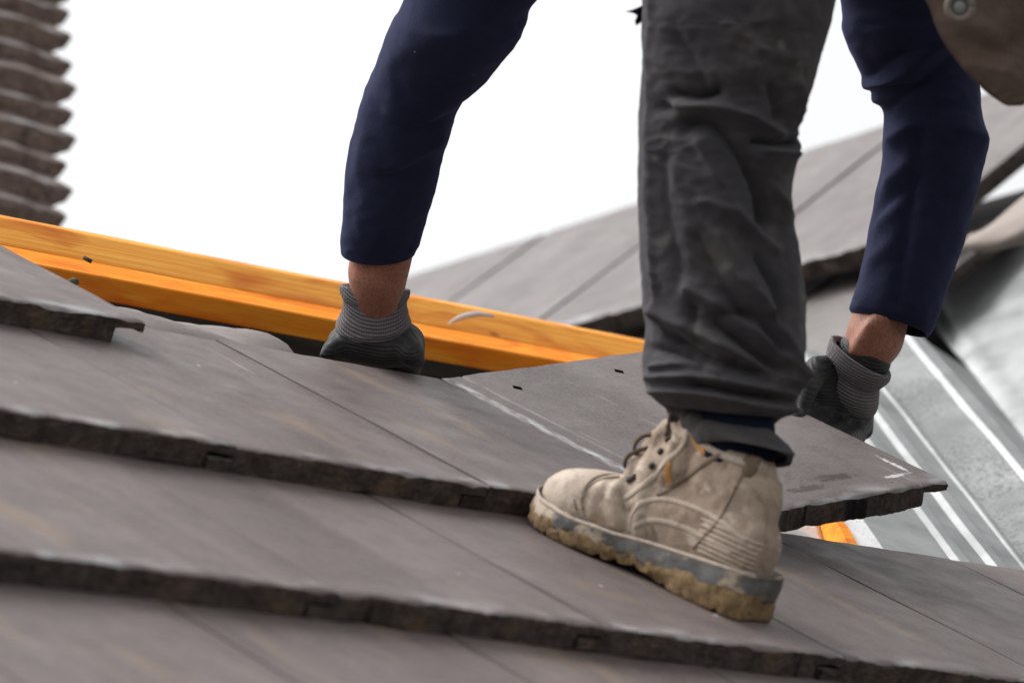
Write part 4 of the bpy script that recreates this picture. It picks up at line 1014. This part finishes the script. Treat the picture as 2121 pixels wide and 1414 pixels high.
    for i, (x, z) in enumerate(pairs[:5]):
        for s_ in (1, -1):
            c = np.array((x - 0.010, s_ * 0.022, z - 0.008)); h = bvh.find_nearest(Vector(c))
            p = np.array(h[0]); q = np.array(h[1])
            mesh_obj('eyelet', *tube([p - q * 0.002, p + q * 0.002, p + q * 0.0035], [0.0034, 0.0034, 0.002], 10), bpy.data.materials['dull_metal'], bt)
    return bt
simple('dull_metal', (0.07, 0.06, 0.055), 0.7, metal=0.3)
mL = boot_frame(0.4805, -0.268, R(10.5))
make_boot(mL, 'muddy tan lace-up work boot planted on the tiles')
mR = boot_frame(0.98, -0.72, R(-4))
make_boot(mR, 'second work boot further down the slope', detail=False)

# ---- tool pouch hanging at the hip
pc = [(1860, -190, 2150, -160, 3.86), (1880, -110, 2160, -100, 3.86), (1905, -30, 2175, -50, 3.86), (1925, 20, 2172, 0, 3.86), (1945, 70, 2165, 60, 3.86), (1972, 115, 2158, 110, 3.86), (2005, 155, 2150, 150, 3.86), (2040, 190, 2140, 188, 3.86), (2068, 210, 2130, 208, 3.86), (2088, 220, 2118, 219, 3.86)]
A = Acc(); V, n, seg = swept(pc, n=60, seg=60, flat=0.42, rough=0.004, rs=22, seed=40,
        folds=[([(1990, 90), (2060, 110), (2110, 90)], -0.006, 22), ([(2010, 140), (2080, 150)], 0.005, 18), ([(1960, 40), (2040, 60)], 0.004, 20), ([(1935, 40), (2000, 140), (2080, 212)], 0.003, 8)])
A.add(V, grid_faces(seg, n, True) + [tuple(range(seg))[::-1], tuple((n - 1) * seg + k for k in range(seg))])
pouch = mesh_obj('tool_pouch', A.v, A.f, POUCH); tag(pouch, 'brown leather tool pouch with a round rivet hanging at the upper right', 'pouch')
st_ = cr([at(2005, -150, 3.86), at(1985, -320, 3.9), at(1960, -560, 3.98), at(1930, -760, 4.06)], 20)
mesh_obj('strap', *tube(st_, 0.022, 12, flat=0.25), POUCH, pouch)
cR = at(1988, 15, 3.805)
ring = [cR + (RW[0] * math.cos(a) + RW[1] * math.sin(a)) * 0.0105 for a in np.linspace(0, 2 * math.pi, 25)]
mesh_obj('rivet', *tube(ring, 0.0034, 10), simple('worn_brass', (0.17, 0.14, 0.12), 0.6), pouch)
mesh_obj('rivet_centre', *ellipsoid(cR + RW[2] * 0.002, (RW[0] * 0.007, RW[1] * 0.007, RW[2] * 0.003)), simple('rivet_grey', (0.22, 0.23, 0.22), 0.4, metal=0.5), pouch)

# ------------------------------------------------------------------ small things
arc = cr([(928, 672), (945, 661), (968, 653), (995, 650), (1024, 656)], 24)
v = []
for i, (x, y) in enumerate(arc):
    w = 0.0035 * math.sin(math.pi * (0.06 + 0.9 * i / 23)) ** 0.6
    p = at(x, y, 4.962); v += [p - RW[1] * w, p + RW[1] * w, p + RW[1] * w + RW[2] * 0.004, p - RW[1] * w + RW[2] * 0.004]
tag(mesh_obj('plastic_strip', v, grid_faces(4, 24, True) + [(3, 2, 1, 0), (92, 93, 94, 95)], simple('white_plastic', (0.78, 0.74, 0.72), 0.4)), 'thin curled white plastic strip lying on the timber battens', 'strip')
for (x, y, d, r, lab, col) in ((145, 703, 4.045, 0.0042, 'brown pebble of mortar below the upper tile edge', (0.20, 0.15, 0.11)), (152, 583, 4.42, 0.0045, 'green-grey crumb of moss at the edge of the upper tile', (0.09, 0.09, 0.05))):
    A = Acc(); V, f = ellipsoid(at(x, y, d), (RW[0] * r * 1.3, RW[1] * r, RW[2] * r), 12, 8)
    V = [p + 0.0012 * np.array([nz(p, 300, 1), nz(p, 300, 2), nz(p, 300, 3)]) for p in V]
    tag(mesh_obj('mortar_crumb', V, f, simple('crumb', col, 0.9)), lab, 'crumb')
nail = tube([at(173, 533, 4.55), at(190, 542, 4.55)], 0.0022, 8)
tag(mesh_obj('nail', *nail, bpy.data.materials['dull_metal']), 'small dark nail lying on the lower orange batten', 'nail')
